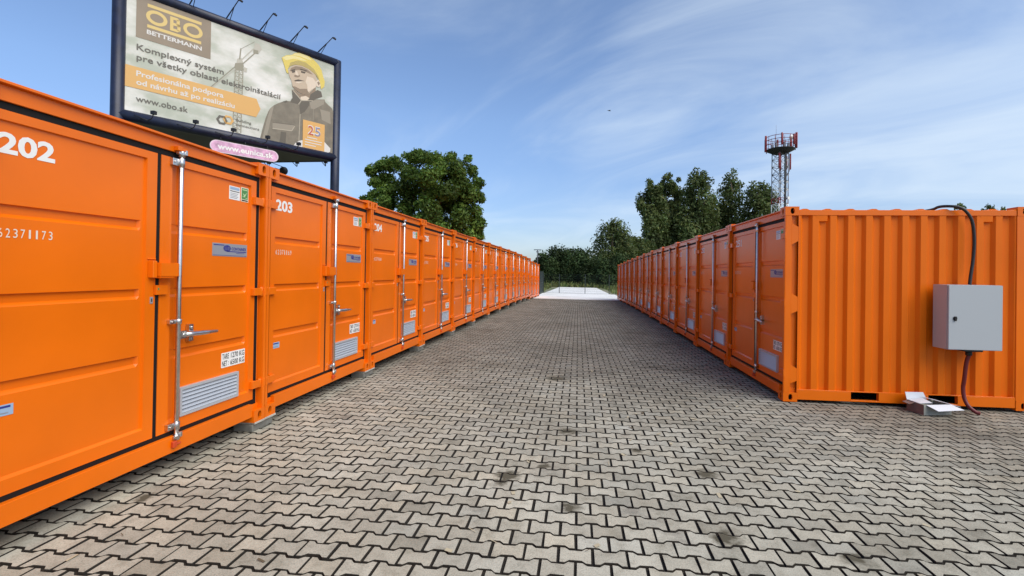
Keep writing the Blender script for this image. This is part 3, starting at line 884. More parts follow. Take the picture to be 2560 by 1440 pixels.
flap([(0.0, 0.230, H_ + .006), (0.0, 0.06, H_ + .002), (0.17, 0.05, 0.132), (0.20, 0.215, 0.150)])
flap([(-0.004, bd_, H_ - .002), (-0.004, 0.12, H_ - .002), (-0.060, 0.14, 0.102), (-0.065, 0.235, 0.112)], 'outer_flap', 'card')

# ------------------------------------------------------------------ billboard
BA, BB = Vector((-12.0, 11.37, 0)), Vector((-8.78, 16.05, 0))
BL = (BB - BA).length
BE = (BB - BA).normalized(); BN = Vector((BE.y, -BE.x, 0))
BZ, BH = 5.64, 3.20
def bw(s, t, off=0.0): return BA + BE * s + BN * off + Vector((0, 0, BZ + t))
def st(px, py):
    d = ray(px, py); k = (BA.dot(BN)) / (d.x * BN.x + d.y * BN.y)
    p = d * k; return ((p - BA).dot(BE), p.z + CZ - BZ)
bb = thing('billboard', 'large two sided advertising billboard with navy tube frame above the left row', 'billboard', (BB.x, BB.y, float(ground(BB.x, BB.y))), 0)
BO = Vector(bb.location)
def bmb_build(mb, name, mats, parent=None, **kw):
    mb.v = [tuple(Vector(p) - BO) for p in mb.v]
    return mb.build(name, mats, parent or bb, **kw)

def poster_mats():
    m = bpy.data.materials.new('printed_sky'); m.use_nodes = True; t = m.node_tree; b = t.nodes['Principled BSDF']
    g = N(t, 'ShaderNodeTexCoord'); mpn = N(t, 'ShaderNodeMapping'); mpn.inputs['Scale'].default_value = (1.0, 1.0, 1.7); t.links.new(g.outputs['Object'], mpn.inputs[0])
    a = N(t, 'ShaderNodeTexNoise'); a.inputs['Scale'].default_value = 0.75; a.inputs['Detail'].default_value = 7; a.inputs['Roughness'].default_value = 0.55
    t.links.new(mpn.outputs[0], a.inputs['Vector'])
    c = ramp(t, a.outputs[0], [(0.36, (0.35, 0.39, 0.31)), (0.48, (0.42, 0.45, 0.37)), (0.57, (0.56, 0.57, 0.51)), (0.68, (0.70, 0.70, 0.66))])
    t.links.new(c, b.inputs['Base Color']); b.inputs['Roughness'].default_value = 0.4
    M['p_sky'] = m
    def p(n, c, v=None): M[n] = mat('print_' + n, c, 0.45, vary=v)
    p('p_brown', (0.245, 0.194, 0.133), (1.5, 0.08)); p('p_gold', (0.619, 0.461, 0.158)); p('p_white', (0.612, 0.605, 0.569)); p('p_grey', (0.112, 0.104, 0.083))
    p('p_orange', (0.619, 0.360, 0.108)); p('p_jacket', (0.176, 0.155, 0.112), (5, 0.16)); p('p_jdark', (0.104, 0.090, 0.065)); p('p_jlight', (0.266, 0.238, 0.180)); p('p_line', (0.396, 0.360, 0.274))
    p('p_yellow', (0.62, 0.50, 0.10)); p('p_ylight', (0.70, 0.62, 0.27)); p('p_ydark', (0.40, 0.32, 0.09)); p('p_face', (0.47, 0.38, 0.27)); p('p_flight', (0.62, 0.53, 0.41)); p('p_fdark', (0.235, 0.175, 0.115)); p('p_feat', (0.075, 0.055, 0.035))
    p('p_crane', (0.259, 0.245, 0.180)); p('p_craneL', (0.432, 0.418, 0.346)); p('p_red', (0.446, 0.094, 0.043)); p('p_blue', (0.216, 0.216, 0.324))
poster_mats()
PM = ['p_sky', 'p_brown', 'p_gold', 'p_white', 'p_grey', 'p_orange', 'p_jacket', 'p_jdark', 'p_jlight', 'p_line', 'p_yellow', 'p_ylight', 'p_ydark', 'p_face', 'p_flight', 'p_fdark', 'p_feat', 'p_crane', 'p_craneL', 'p_red', 'p_blue', 'blackpaint']
PI_ = {n: i for i, n in enumerate(PM)}
po = MB()
LY = 0.0025
S1, T1 = BL - 0.0, BH
def clampst(p): return (min(max(p[0], 0.0), BL), min(max(p[1], 0.0), BH))
po.prism([(0, 0), (BL, 0), (BL, BH), (0, BH)], lambda u, v, t: bw(u, v, t), -0.05, 0.0, PI_['blackpaint'])
po.face([bw(0, 0, LY * 0.5), bw(BL, 0, LY * 0.5), bw(BL, BH, LY * 0.5), bw(0, BH, LY * 0.5)], PI_['p_sky'])
def pp(pts, m, lay):                       # print outline given in pixels of the photograph, carried to the poster plane
    po.face([bw(*clampst(st(*q)), LY * lay) for q in pts], PI_[m])
def ps(pts, m, lay): po.face([bw(*clampst(q), LY * lay) for q in pts], PI_[m])
def line(a, b, w, m, lay):
    a, b = Vector(st(*a)), Vector(st(*b)); d = (b - a).normalized(); n = Vector((-d.y, d.x)) * w / 2
    ps([a - n, b - n, b + n, a + n], m, lay)
cb_ = lambda pts: [(560 + x / 4.5, 80 + y / 4.5) for x, y in pts]
ca_ = lambda pts: [(310 + x / 4.8, y / 4.8) for x, y in pts]
# tower crane behind the lettering
def cbp(x, y): return (560 + x / 4.5, 80 + y / 4.5)
for xa, xb in ((128, 97), (172, 143), (214, 188)): line(cbp(xa, 400), cbp(xb, 1135), 0.030, 'p_crane', 2)
for i in range(17):
    ya = 400 + i * 44; f0 = (ya - 400) / 735; f1 = (ya + 44 - 400) / 735
    l0, r0 = 128 - 31 * f0, 214 - 26 * f0; l1, r1 = 128 - 31 * f1, 214 - 26 * f1
    line(cbp(l0, ya), cbp(r1, ya + 44), 0.022, 'p_crane', 2.2); line(cbp(r0, ya), cbp(l1, ya + 44), 0.018, 'p_craneL', 2.4)
pp(cb_([(125, 350), (215, 345), (225, 395), (215, 430), (125, 430), (118, 390)]), 'p_crane', 2.6)
pp(cb_([(150, 300), (195, 290), (215, 345), (140, 350)]), 'p_craneL', 2.7)
line(cbp(190, 185), cbp(175, 310), 0.035, 'p_crane', 2.8)
line(cbp(190, 320), cbp(390, 135), 0.030, 'p_craneL', 2.9); line(cbp(215, 355), cbp(345, 240), 0.030, 'p_crane', 2.9); line(cbp(190, 190), cbp(345, 110), 0.012, 'p_crane', 2.9)
pp(cb_([(350, 120), (400, 145), (425, 195), (385, 250), (330, 235), (335, 180)]), 'p_craneL', 3.0)
pp(cb_([(330, 195), (385, 210), (385, 250), (330, 238)]), 'p_crane', 3.1)
line(cbp(130, 385), cbp(-175, 640), 0.025, 'p_crane', 2.9); line(cbp(130, 415), cbp(-175, 655), 0.015, 'p_craneL', 2.9)
pp(cb_([(215, 390), (262, 410), (255, 455), (225, 450)]), 'p_craneL', 3.0)
# logo block
s0, s1 = st(340, 60)[0], st(527, 100)[0]
tb = (st(340, 90.6)[1] + st(526.7, 149.6)[1]) / 2
ps([(s0, tb), (s1, tb), (s1, BH), (s0, BH)], 'p_brown', 3)
def rect_from(pa, pb): a, b = st(*pa), st(*pb); return a[0], b[0], a[1], b[1]
la, lb_ = st(*ca_([(283, 60)])[0]), st(*ca_([(930, 290)])[0])
x0, x1 = la[0], lb_[0]
tt = (la[1] + lb_[1]) / 2; bh = 0.085
ps([(x0, tt - bh / 2), (x1, tt - bh / 2), (x1, tt + bh / 2), (x0, tt + bh / 2)], 'p_gold', 4)
la, lb_ = st(*ca_([(283, 312)])[0]), st(*ca_([(930, 518)])[0]); tl = (la[1] + lb_[1]) / 2
ps([(x0, tl - bh / 2), (x1, tl - bh / 2), (x1, tl + bh / 2), (x0, tl + bh / 2)], 'p_gold', 4)
Tp = lambda lay: (lambda u, v: bw(u, v, LY * lay))
oz0, oz1 = tl + bh / 2 + 0.04, tt - bh / 2 - 0.04; om = (oz0 + oz1) / 2; oh = (oz1 - oz0) / 2
ow = (x1 - x0 + 0.10) * 0.175
def ring(cx, ow, oh, w):
    n = 36
    for i in range(n):
        a, b = 2 * math.pi * i / n, 2 * math.pi * (i + 1) / n
        ps([(cx + ow * math.cos(a), om + oh * math.sin(a)), (cx + ow * math.cos(b), om + oh * math.sin(b)),
            (cx + (ow - w) * math.cos(b), om + (oh - w) * math.sin(b)), (cx + (ow - w) * math.cos(a), om + (oh - w) * math.sin(a))], 'p_gold', 4)
ring(x0 - 0.03 + ow, ow, oh, 0.085); ring(x1 + 0.03 - ow, ow, oh, 0.085)
bx0, bx1 = x0 - 0.03 + 2 * ow + 0.06, x1 + 0.03 - 2 * ow - 0.06
k = 0.075
def bar(a, b, c, d): ps([(a, c), (b, c), (b, d), (a, d)], 'p_gold', 4)
bar(bx0, bx0 + k, oz0, oz1)
for z in (oz0, om - k / 2, oz1 - k): bar(bx0 + k, bx1 - 0.07, z, z + k)
bar(bx1 - k, bx1, oz0 + 0.05, om - 0.02); bar(bx1 - k - 0.02, bx1 - 0.02, om + 0.02, oz1 - 0.05)
for (xa, za, xb, zb) in ((bx1 - 0.07, oz0, bx1, oz0 + 0.05), (bx1 - 0.07, oz1, bx1 - 0.02, oz1 - 0.05), (bx1 - 0.07, om + k / 2, bx1 - 0.02, om + 0.03), (bx1 - 0.07, om - k / 2, bx1, om - 0.03)):
    s_ = 1 if zb > za else -1
    ps([(xa, za), (xb, zb), (xb - k, zb), (xa, za + s_ * k)], 'p_gold', 4)
def txt(s, pa, pb, caph, m, lay, off=0.0, fitcap=0.729):
    """pa, pb: baseline start and end in the photograph"""
    a, b = st(*pa), st(*pb); t0 = (a[1] + b[1]) / 2
    po.text(s, Tp(lay), a[0], b[0], t0, t0 + caph, PI_[m], off, fitcap=fitcap)
txt('BETTERMANN', ca_([(272, 405)])[0], ca_([(932, 607)])[0], 0.115, 'p_white', 4, 0.03)
txt('Komplexný systém', ca_([(150, 590)])[0], ca_([(1196, 898)])[0], 0.165, 'p_grey', 5, 0.012)
txt('pre všetky oblasti elektroinštalácií', ca_([(150, 700)])[0], cb_([(638, 770)])[0], 0.165, 'p_grey', 5, 0.012)
# orange arrow band
ta = st(314, 160.4); tb1 = st(314, 214.6); tc_ = st(640, 246.7); td = st(641, 293); te = st(651, 271)
zt, zb_ = (ta[1] + tc_[1]) / 2, (tb1[1] + td[1]) / 2
ps([(0.0, zb_), ((tc_[0] + td[0]) / 2, zb_), (te[0], (zt + zb_) / 2), ((tc_[0] + td[0]) / 2, zt), (0.0, zt)], 'p_orange', 4)
txt('Profesionálna podpora', ca_([(145, 905)])[0], ca_([(1192, 1178)])[0], 0.150, 'p_white', 5, 0.022)
txt('od návrhu až po realizáciu', ca_([(145, 1008)])[0], cb_([(118, 862)])[0], 0.150, 'p_white', 5, 0.022)
txt('www.obo.sk', ca_([(140, 1212)])[0], ca_([(765, 1352)])[0], 0.165, 'p_grey', 5, 0.010)
txt('Building', cb_([(133, 1002)])[0], cb_([(305, 1042)])[0], 0.085, 'p_grey', 5, 0.004)
txt('connections', cb_([(133, 1052)])[0], cb_([(395, 1112)])[0], 0.085, 'p_grey', 5, 0.004)
for (hx, m) in ((-24, 'p_grey'), (48, 'p_orange')):
    c = Vector(st(*cb_([(hx, 990)])[0]))
    for i in range(6):
        a, b = math.pi / 3 * i, math.pi / 3 * (i + 1); r0, r1 = 0.15, 0.085
        ps([c + Vector((math.cos(a), math.sin(a))) * r0, c + Vector((math.cos(b), math.sin(b))) * r0, c + Vector((math.cos(b), math.sin(b))) * r1, c + Vector((math.cos(a), math.sin(a))) * r1], m, 5)
# the worker
BOT = [(1225, 1420), (395, 1235)]
pp(cb_([(405, 1195), (440, 1060), (470, 960), (500, 890), (520, 858), (560, 825), (610, 800), (690, 775), (745, 780), (760, 750), (1130, 760), (1140, 790), (1215, 862), (1228, 900), (1228, 1400), (410, 1240)]), 'p_jacket', 3)
pp(cb_([(780, 640), (840, 690), (900, 705), (960, 690), (1030, 620), (1030, 680), (965, 740), (930, 775), (870, 775), (800, 720)]), 'p_fdark', 3.4)
pp(cb_([(860, 770), (935, 770), (960, 745), (920, 720), (860, 730)]), 'p_flight', 3.6)
pp(cb_([(762, 640), (800, 690), (862, 760), (840, 815), (745, 790), (770, 740)]), 'p_jdark', 3.8)
pp(cb_([(955, 760), (972, 700), (1050, 652), (1092, 672), (1105, 730), (1030, 755), (970, 790)]), 'p_jdark', 3.8)
pp(cb_([(845, 830), (870, 780), (960, 778), (955, 830), (905, 900), (858, 925)]), 'p_jdark', 3.9)
pp(cb_([(960, 790), (1040, 762), (1130, 770), (1120, 815), (1010, 870), (975, 860)]), 'p_jlight', 3.7)
line(cbp(765, 645), cbp(870, 770), 0.028, 'p_line', 4.1); line(cbp(870, 770), cbp(1000, 775), 0.024, 'p_line', 4.1); line(cbp(870, 770), cbp(835, 815), 0.02, 'p_line', 4.1)
line(cbp(855, 925), cbp(840, 1240), 0.022, 'p_line', 4.1); line(cbp(1005, 870), cbp(1000, 1000), 0.016, 'p_jlight', 4.1)
pp(cb_([(520, 860), (560, 830), (530, 960), (500, 1100), (470, 1200), (430, 1200), (480, 990)]), 'p_jlight', 3.6)
pp(cb_([(545, 1015), (790, 1045), (775, 1110), (545, 1090)]), 'p_jlight', 3.8)
line(cbp(545, 1085), cbp(760, 1112), 0.026, 'p_line', 4.1); line(cbp(760, 1112), cbp(795, 1060), 0.02, 'p_line', 4.1); line(cbp(545, 1018), cbp(790, 1048), 0.016, 'p_jdark', 4.1)
pp(cb_([(640, 1120), (700, 1130), (690, 1280), (620, 1260)]), 'p_jdark', 3.5); pp(cb_([(1080, 870), (1190, 900), (1200, 1040), (1100, 990)]), 'p_jlight', 3.6)
pp(cb_([(655, 785), (700, 770), (720, 782), (690, 800)]), 'p_jdark', 3.7)
# head
pp(cb_([(720, 440), (745, 395), (800, 370), (880, 380), (960, 420), (1030, 485), (1045, 560), (1035, 620), (990, 652), (955, 690), (900, 706), (840, 682), (790, 640), (768, 600), (757, 550), (735, 500)]), 'p_face', 5)
pp(cb_([(935, 500), (1000, 520), (1035, 570), (1030, 620), (985, 650), (940, 680), (935, 600), (915, 560)]), 'p_flight', 5.2)
pp(cb_([(765, 610), (800, 615), (850, 640), (930, 640), (955, 688), (900, 706), (840, 682), (790, 640)]), 'p_fdark', 5.3)
pp(cb_([(735, 440), (755, 405), (800, 385), (870, 392), (940, 425), (1000, 480), (960, 470), (890, 435), (820, 428), (765, 445)]), 'p_fdark', 5.4)
pp(cb_([(752, 428), (795, 418), (800, 430), (760, 444)]), 'p_feat', 5.6); pp(cb_([(852, 412), (925, 432), (935, 446), (860, 430)]), 'p_feat', 5.6)
pp(cb_([(760, 446), (796, 434), (800, 454), (768, 462)]), 'p_feat', 5.6); pp(cb_([(862, 438), (918, 450), (908, 468), (868, 460)]), 'p_feat', 5.6)
pp(cb_([(800, 440), (818, 440), (835, 480), (828, 492), (800, 480)]), 'p_flight', 5.5); pp(cb_([(785, 492), (800, 482), (835, 494), (845, 478), (856, 500), (830, 512), (795, 508)]), 'p_fdark', 5.6)
pp(cb_([(788, 544), (835, 534), (904, 552), (850, 556), (800, 558)]), 'p_feat', 5.6); pp(cb_([(800, 558), (850, 558), (890, 560), (840, 578), (806, 572)]), 'p_flight', 5.6)
pp(cb_([(1030, 560), (1060, 535), (1092, 575), (1088, 612), (1055, 622), (1035, 605)]), 'p_flight', 5.7); pp(cb_([(1045, 570), (1064, 556), (1078, 582), (1062, 604)]), 'p_fdark', 5.8)
pp(cb_([(648, 288), (700, 262), (762, 258), (795, 238), (850, 234), (940, 260), (1005, 312), (1060, 368), (1095, 428), (1112, 500), (1132, 560), (1125, 618), (1090, 645), (1075, 560), (1030, 482), (960, 424), (880, 382), (800, 368), (745, 385), (718, 415), (722, 470), (700, 455), (668, 350)]), 'p_yellow', 6)
pp(cb_([(770, 262), (800, 242), (850, 240), (935, 268), (990, 320), (940, 312), (850, 272)]), 'p_ylight', 6.2)
pp(cb_([(655, 292), (705, 268), (765, 265), (850, 285), (940, 330), (880, 322), (780, 300), (700, 320)]), 'p_ylight', 6.3)
pp(cb_([(720, 410), (745, 345), (830, 320), (920, 345), (1010, 420), (1060, 500), (1075, 560), (1030, 482), (960, 424), (880, 382), (800, 368), (745, 385)]), 'p_ydark', 6.4)
# white helmet in his hands and the anniversary square
pp(cb_([(780, 1290), (800, 1248), (845, 1224), (880, 1218), (1130, 1240), (1165, 1280), (1195, 1312), (1190, 1350), (1160, 1372), (900, 1330), (790, 1300)]), 'p_white', 7)
sa_, sb_ = st(*cbp(883, 1140))[0], st(*cbp(1128, 1180))[0]
z1_ = (st(*cbp(885, 985))[1] + st(*cbp(1130, 1045))[1]) / 2; z0_ = max(0.03, (st(*cbp(880, 1295))[1] + st(*cbp(1115, 1345))[1]) / 2)
ps([(sa_, z0_), (sb_, z0_), (sb_, z1_), (sa_, z1_)], 'p_orange', 8)
wq = sb_ - sa_; hq = z1_ - z0_
po.text('25', Tp(9), sa_ + wq * 0.22, sa_ + wq * 0.80, z0_ + hq * 0.52, z0_ + hq * 0.86, PI_['p_white'], 0.03)
po.text('2', Tp(9.4), sa_ + wq * 0.24, sa_ + wq * 0.48, z0_ + hq * 0.50, z0_ + hq * 0.83, PI_['p_red'], 0.01)
po.text('5', Tp(9.4), sa_ + wq * 0.55, sa_ + wq * 0.80, z0_ + hq * 0.50, z0_ + hq * 0.83, PI_['p_blue'], 0.005)
for i, (a, b) in enumerate(((0.2, 0.66), (0.1, 0.88), (0.1, 0.86), (0.1, 0.6))):
    z = z0_ + hq * (0.40 - 0.095 * i); ps([(sa_ + wq * a, z - 0.014), (sa_ + wq * b, z - 0.014), (sa_ + wq * b, z + 0.014), (sa_ + wq * a, z + 0.014)], 'p_white', 9)
bmb_build(po, 'poster', PM, recalc=False)

# tubes of the frame, two posts, the second board that makes the V
TR = 0.15
ex = TR - 0.02
mb = MB(); mb.tube([bw(-ex, BH + ex - 0.03, -0.06), bw(BL + ex, BH + ex - 0.03, -0.06)], TR, 16); bmb_build(mb, 'frame_tube', 'navy')
mb = MB(); mb.tube([bw(-ex, -ex + 0.03, -0.06), bw(BL + ex, -ex + 0.03, -0.06)], TR, 16); bmb_build(mb, 'frame_tube', 'navy')
for s in (-ex, BL + ex):
    g0 = bw(s, 0, -0.06); mb = MB(); mb.tube([(g0.x, g0.y, float(ground(g0.x, g0.y))), bw(s, BH + ex + 0.06, -0.06)], TR, 18)
    bmb_build(mb, 'post', 'navy')
A2 = bw(BL + ex, 0, -0.06); A2.z = 0
E2 = Vector((-1, 0.03, 0)).normalized(); N2 = Vector((0.03, 1, 0)).normalized()
def b2(s, t, off=0.0): return A2 + E2 * s + N2 * off + Vector((0, 0, BZ + t))
mb = MB(); mb.prism([(0.10, -0.02), (5.7, -0.02), (5.7, BH), (0.10, BH)], lambda u, v, t: b2(u, v, t), -0.05, 0.0, 0); bmb_build(mb, 'rear_board', 'blackpaint')
for t in (-ex + 0.03, BH + ex - 0.03):
    mb = MB(); mb.tube([b2(0.1, t, -0.06), b2(5.85, t, -0.06)], TR, 14); bmb_build(mb, 'rear_frame_tube', 'navy')
g0 = b2(5.85, 0, -0.06); mb = MB(); mb.tube([(g0.x, g0.y, float(ground(g0.x, g0.y))), b2(5.85, BH + 0.2, -0.06)], TR, 16); bmb_build(mb, 'post', 'navy')
mb = MB()                                             # walkway plate closing the V from below
q = [bw(0.0, -0.20, -0.08), bw(BL, -0.20, -0.08), b2(0.12, -0.20, -0.10), b2(5.8, -0.20, -0.10)]
mb.face([q[0], q[1], q[2], q[3]]); mb.face([p - Vector((0, 0, 0.03)) for p in q]); bmb_build(mb, 'walkway', 'blackpaint')
def lamp(fn, s, t0, up):
    """lamp on a bracket; up: above the board, leaning out; otherwise below, rising in front"""
    mb = MB()
    if up:
        mb.tube([fn(s, t0, 0.05), fn(s, t0 + 0.20, 1.02)], 0.014, 6); mb.tube([fn(s, t0 + 0.02, -0.02), fn(s, t0 + 0.13, 0.60)], 0.010, 6)
        mb.tube([fn(s + 0.09, t0 - 0.05, -0.02), fn(s, t0 + 0.135, 0.66)], 0.010, 6)
        mb.tube([fn(s, t0 + 0.20, 1.02), fn(s + 0.02, t0 + 0.16, 1.13)], 0.020, 6)
        mb.tube([fn(s - 0.02, t0 + 0.165, 1.09), fn(s + 0.06, t0 + 0.12, 1.13)], 0.030, 6)
    else:
        mb.tube([fn(s - 0.12, t0 + 0.02, 0.10), fn(s - 0.05, t0 - 0.10, 0.55)], 0.012, 6); mb.tube([fn(s - 0.26, t0 + 0.08, 0.10), fn(s - 0.06, t0 - 0.10, 0.53)], 0.010, 6)
        mb.tube([fn(s - 0.05, t0 - 0.10, 0.55), fn(s, t0 - 0.06, 0.66), fn(s + 0.03, t0 + 0.06, 0.70)], 0.013, 6)
        c = fn(s + 0.03, t0 + 0.09, 0.70); mb.box(c.x - 0.055, c.x + 0.055, c.y - 0.045, c.y + 0.045, c.z - 0.045, c.z + 0.045)
    bmb_build(mb, 'board_lamp', 'blackpaint')
for s in (0.45, 1.38, 2.31, 3.24, 4.17, 5.10): lamp(bw, s, BH + 0.23, True)
for s in (0.45, 1.38, 2.31, 3.24, 4.17): lamp(bw, s, -0.16, False)
for s in (0.75, 1.9, 3.05): lamp(b2, s, -0.16, False)
for s in (2.0, 4.6): lamp(b2, s, BH + 0.23, True)
mb = MB(); p0 = bw(-0.28, 2.95, -0.05)
mb.tube([p0, p0 - BE * 0.22 + Vector((0, 0, 0.02)), p0 - BE * 0.34 + Vector((0, 0, -0.03))], 0.014, 6); c = p0 - BE * 0.34
mb.box(c.x - 0.05, c.x + 0.05, c.y - 0.04, c.y + 0.04, c.z - 0.11, c.z - 0.03); bmb_build(mb, 'board_lamp', 'blackpaint')

# pink oval sign hung under the board
def pill(cx, cz, L_, H_, off0, off1, mb, mi, n=12):
    r = H_ / 2; pts = []
    for i in range(n + 1): a = -math.pi / 2 + math.pi * i / n; pts.append((cx + L_ / 2 - r + r * math.cos(a), cz + r * math.sin(a)))
    for i in range(n + 1): a = math.pi / 2 + math.pi * i / n; pts.append((cx - L_ / 2 + r + r * math.cos(a), cz + r * math.sin(a)))
    mb.prism(pts, lambda u, v, t: bw(u, v, t), off0, off1, mi)
sg = thing('oval_sign', 'pink oval web address sign hanging under the billboard', 'sign', bw(2.86, -0.50, 0.14), 0)
M['pink'] = mat('pink_print', (0.62, 0.36, 0.52), 0.45, vary=(7, 0.35)); M['pinkwhite'] = mat('pale_pink_print', (0.72, 0.60, 0.67), 0.45)
mb = MB(); pill(2.86, -0.50, 1.90, 0.36, 0.10, 0.14, mb, 1); pill(2.86, -0.50, 1.85, 0.315, 0.14, 0.142, mb, 0)
mb.text('www.eunica.sk', lambda u, v: bw(u, v, 0.145), 2.10, 3.66, -0.575, -0.575 + 0.17, 2, 0.03, fitcap=0.729)
mb.v = [tuple(Vector(p) - sg.location) for p in mb.v]; mb.build('sign_panel', ['pink', 'pinkwhite', 'white'], sg, recalc=False)
for s in (2.2, 2.86, 3.5):
    mb = MB(); mb.tube([bw(s, -0.345, 0.12), bw(s, -0.20, 0.06)], 0.012, 6); mb.v = [tuple(Vector(p) - sg.location) for p in mb.v]; mb.build('hanger', 'blackpaint', sg)

# round black lamp hanging under the rear board
c = at(709, 428, 18.0)
fl = thing('hanging_lamp', 'round black lamp hanging on a thin rod below the dark rear board', 'lamp', tuple(c), 0)
mb = MB(); prof = [(0.02, 0.16), (0.07, 0.155), (0.115, 0.12), (0.145, 0.06), (0.15, 0.0), (0.13, -0.07), (0.08, -0.125), (0.02, -0.145)]
mb.tube([(0, 0, z) for r, z in prof], [r for r, z in prof], 16); mb.build('lamp_body', 'blackpaint', fl)
top = b2(2.85, -0.28, -0.06)
mb = MB(); mb.tube([(0, 0, 0.15), (top.x - c.x, top.y - c.y, max(0.3, top.z - c.z))], 0.012, 6); mb.build('rod', 'blackpaint', fl)
mb = MB(); mb.tube([(-0.02, 0, -0.02), (-0.30, -0.1, 0.07)], 0.05, 8); mb.build('arm', 'blackpaint', fl)

# ------------------------------------------------------------------ trees
def leaves(clumps, n, size, mname, par, flat=0.35, shell=0.5, name='crown', tints=None, origin=None):
    """clumps: list of (centre, (rx, ry, rz)); n leaves shared out by size; real small faces spread through each clump"""
    wts = np.array([r[0] * r[2] for c, r in clumps]); wts = wts / wts.sum()
    cnt = np.maximum(8, (wts * n).astype(int))
    cs = np.concatenate([np.repeat(np.array([tuple(c)]), k, 0) for (c, r), k in zip(clumps, cnt)])
    rs = np.concatenate([np.repeat(np.array([r]), k, 0) for (c, r), k in zip(clumps, cnt)])
    ct = np.concatenate([np.full(k, v) for k, v in zip(cnt, np.clip(RNG.normal(1.0, 0.22, len(clumps)), 0.55, 1.6))])
    K = len(cs)
    d = RNG.normal(0, 1, (K, 3)); d /= np.linalg.norm(d, axis=1)[:, None]
    rad = (shell + (1 - shell) * RNG.random(K)) * np.where(RNG.random(K) < 0.12, 1.18, 1.0)
    p = cs + d * rs * rad[:, None]
    nrm = d * 0.55 + RNG.normal(0, 0.6, (K, 3)) + np.array([0, 0, flat]); nrm /= np.linalg.norm(nrm, axis=1)[:, None]
    u = np.cross(nrm, RNG.normal(0, 1, (K, 3))); u[:, 2] -= 0.25; u -= nrm * (u * nrm).sum(1)[:, None]; u /= np.linalg.norm(u, axis=1)[:, None]
    w = np.cross(nrm, u)
    sz = size * RNG.uniform(0.6, 1.3, K)[:, None]
    V = np.stack([p - u * sz * 0.5, p + w * sz * 0.24 + nrm * sz * 0.05, p + u * sz * 0.55, p - w * sz * 0.24 + nrm * sz * 0.05], 1).reshape(-1, 3)
    if origin is not None: V = V - np.array(tuple(origin))
    me = bpy.data.meshes.new(name)
    me.vertices.add(4 * K); me.vertices.foreach_set('co', V.ravel())
    me.loops.add(4 * K); me.loops.foreach_set('vertex_index', np.arange(4 * K, dtype=np.int32))
    me.polygons.add(K); me.polygons.foreach_set('loop_start', (np.arange(K) * 4).astype(np.int32)); me.polygons.foreach_set('loop_total', np.full(K, 4, np.int32))
    me.update(calc_edges=True)
    t = ct * RNG.uniform(0.65, 1.4, K); hue = RNG.normal(0, 0.10, K)
    colr = np.stack([t * (1 + hue), t, t * (1 - hue * 0.5), np.ones(K)], 1)
    a = me.attributes.new('tint', 'FLOAT_COLOR', 'FACE'); a.data.foreach_set('color', colr.ravel().astype(np.float32))
    me.materials.append(M[mname])
    return link(name, me, par)

def limb(mb, a, b, r0, r1, wob=0.08, n=5):
    a, b = Vector(a), Vector(b); L_ = (b - a).length
    pts = [a.lerp(b, i / n) + Vector((random.uniform(-1, 1), random.uniform(-1, 1), random.uniform(-.4, .4))) * L_ * wob * (0 < i < n) for i in range(n + 1)]
    mb.tube(pts, [r0 + (r1 - r0) * i / n for i in range(n + 1)], 7)

def tree(name, label, group, base, clumps, n, size, mname, trunk_r, top, limbs=10, **kw):
    t = thing(name, label, 'tree', tuple(base), 0, group)
    mb = MB()
    b0 = Vector((0, 0, -0.1)); tp = Vector(top) - Vector(base)
    limb(mb, b0, tp, trunk_r, trunk_r * 0.18, 0.02, 8)
    pick = sorted(clumps, key=lambda c: -c[1][0])[:limbs * 2]
    random.shuffle(pick)
    for c, r in pick[:limbs]:
        e = Vector(c) - Vector(base)
        f = max(0.22, min(0.85, (e.z / max(tp.z, .1)) - 0.22))
        limb(mb, b0.lerp(tp, f), e, trunk_r * 0.36, trunk_r * 0.07, 0.07)
    mb.build('trunk', 'bark', t, recalc=False)
    leaves(clumps, n, size, mname, t, origin=base, **kw)
    return t

# the broad tree behind the left row
LT = [(930, 430, 17), (952, 420, 18), (975, 415, 20), (992, 404, 15), (1020, 394, 15), (1045, 396, 20), (1070, 394, 19), (1100, 397, 18), (1127, 396, 16), (1146, 412, 17), (1172, 400, 12), (1178, 424, 17),
      (1150, 437, 24), (1110, 432, 27), (1065, 436, 28), (1020, 441, 27), (975, 452, 25), (945, 456, 19), (936, 480, 17), (965, 486, 27), (1010, 480, 28), (1060, 480, 32), (1110, 476, 30), (1155, 470, 27),
      (1195, 460, 15), (1190, 482, 19), (1170, 500, 25), (1206, 503, 9), (1120, 516, 30), (1070, 522, 30), (1020, 516, 28), (968, 512, 24), (908, 497, 8), (926, 502, 14), (1182, 545, 20), (1196, 575, 15),
      (1150, 556, 28), (1100, 562, 28), (1050, 556, 26), (1172, 588, 22), (1190, 605, 14), (1130, 595, 24), (1080, 595, 24), (1020, 560, 24), (975, 545, 22), (1185, 520, 18), (1200, 560, 14), (1204, 590, 10), (1160, 525, 24), (1165, 610, 20), (1196, 545, 14), (1140, 575, 26), (1185, 565, 20)]
DP = 27.0
cl_ = []
for (px, py, r) in LT:
    edge = abs(px - 1060) / 150
    spread = 2.6 * max(0.15, 1 - edge)
    for q in range(4):
        dd = DP + random.uniform(-spread, spread)
        rr = r / F_PX * DP * random.uniform(0.7, 1.1)
        cl_.append((at(px + random.uniform(-.5, .5) * r, py + random.uniform(-.5, .5) * r, dd), (rr * random.uniform(.85, 1.05), rr * 1.1, rr * random.uniform(.75, .95))))
tb_ = at(1068, 700, DP); tb_.z = float(ground(tb_.x, tb_.y))
tree('broadleaf_tree', 'broad rounded green tree rising behind the left row of containers', None, tb_, cl_, 46000, 0.20, 'leafwalnut', 0.26, at(1065, 430, DP), limbs=22)

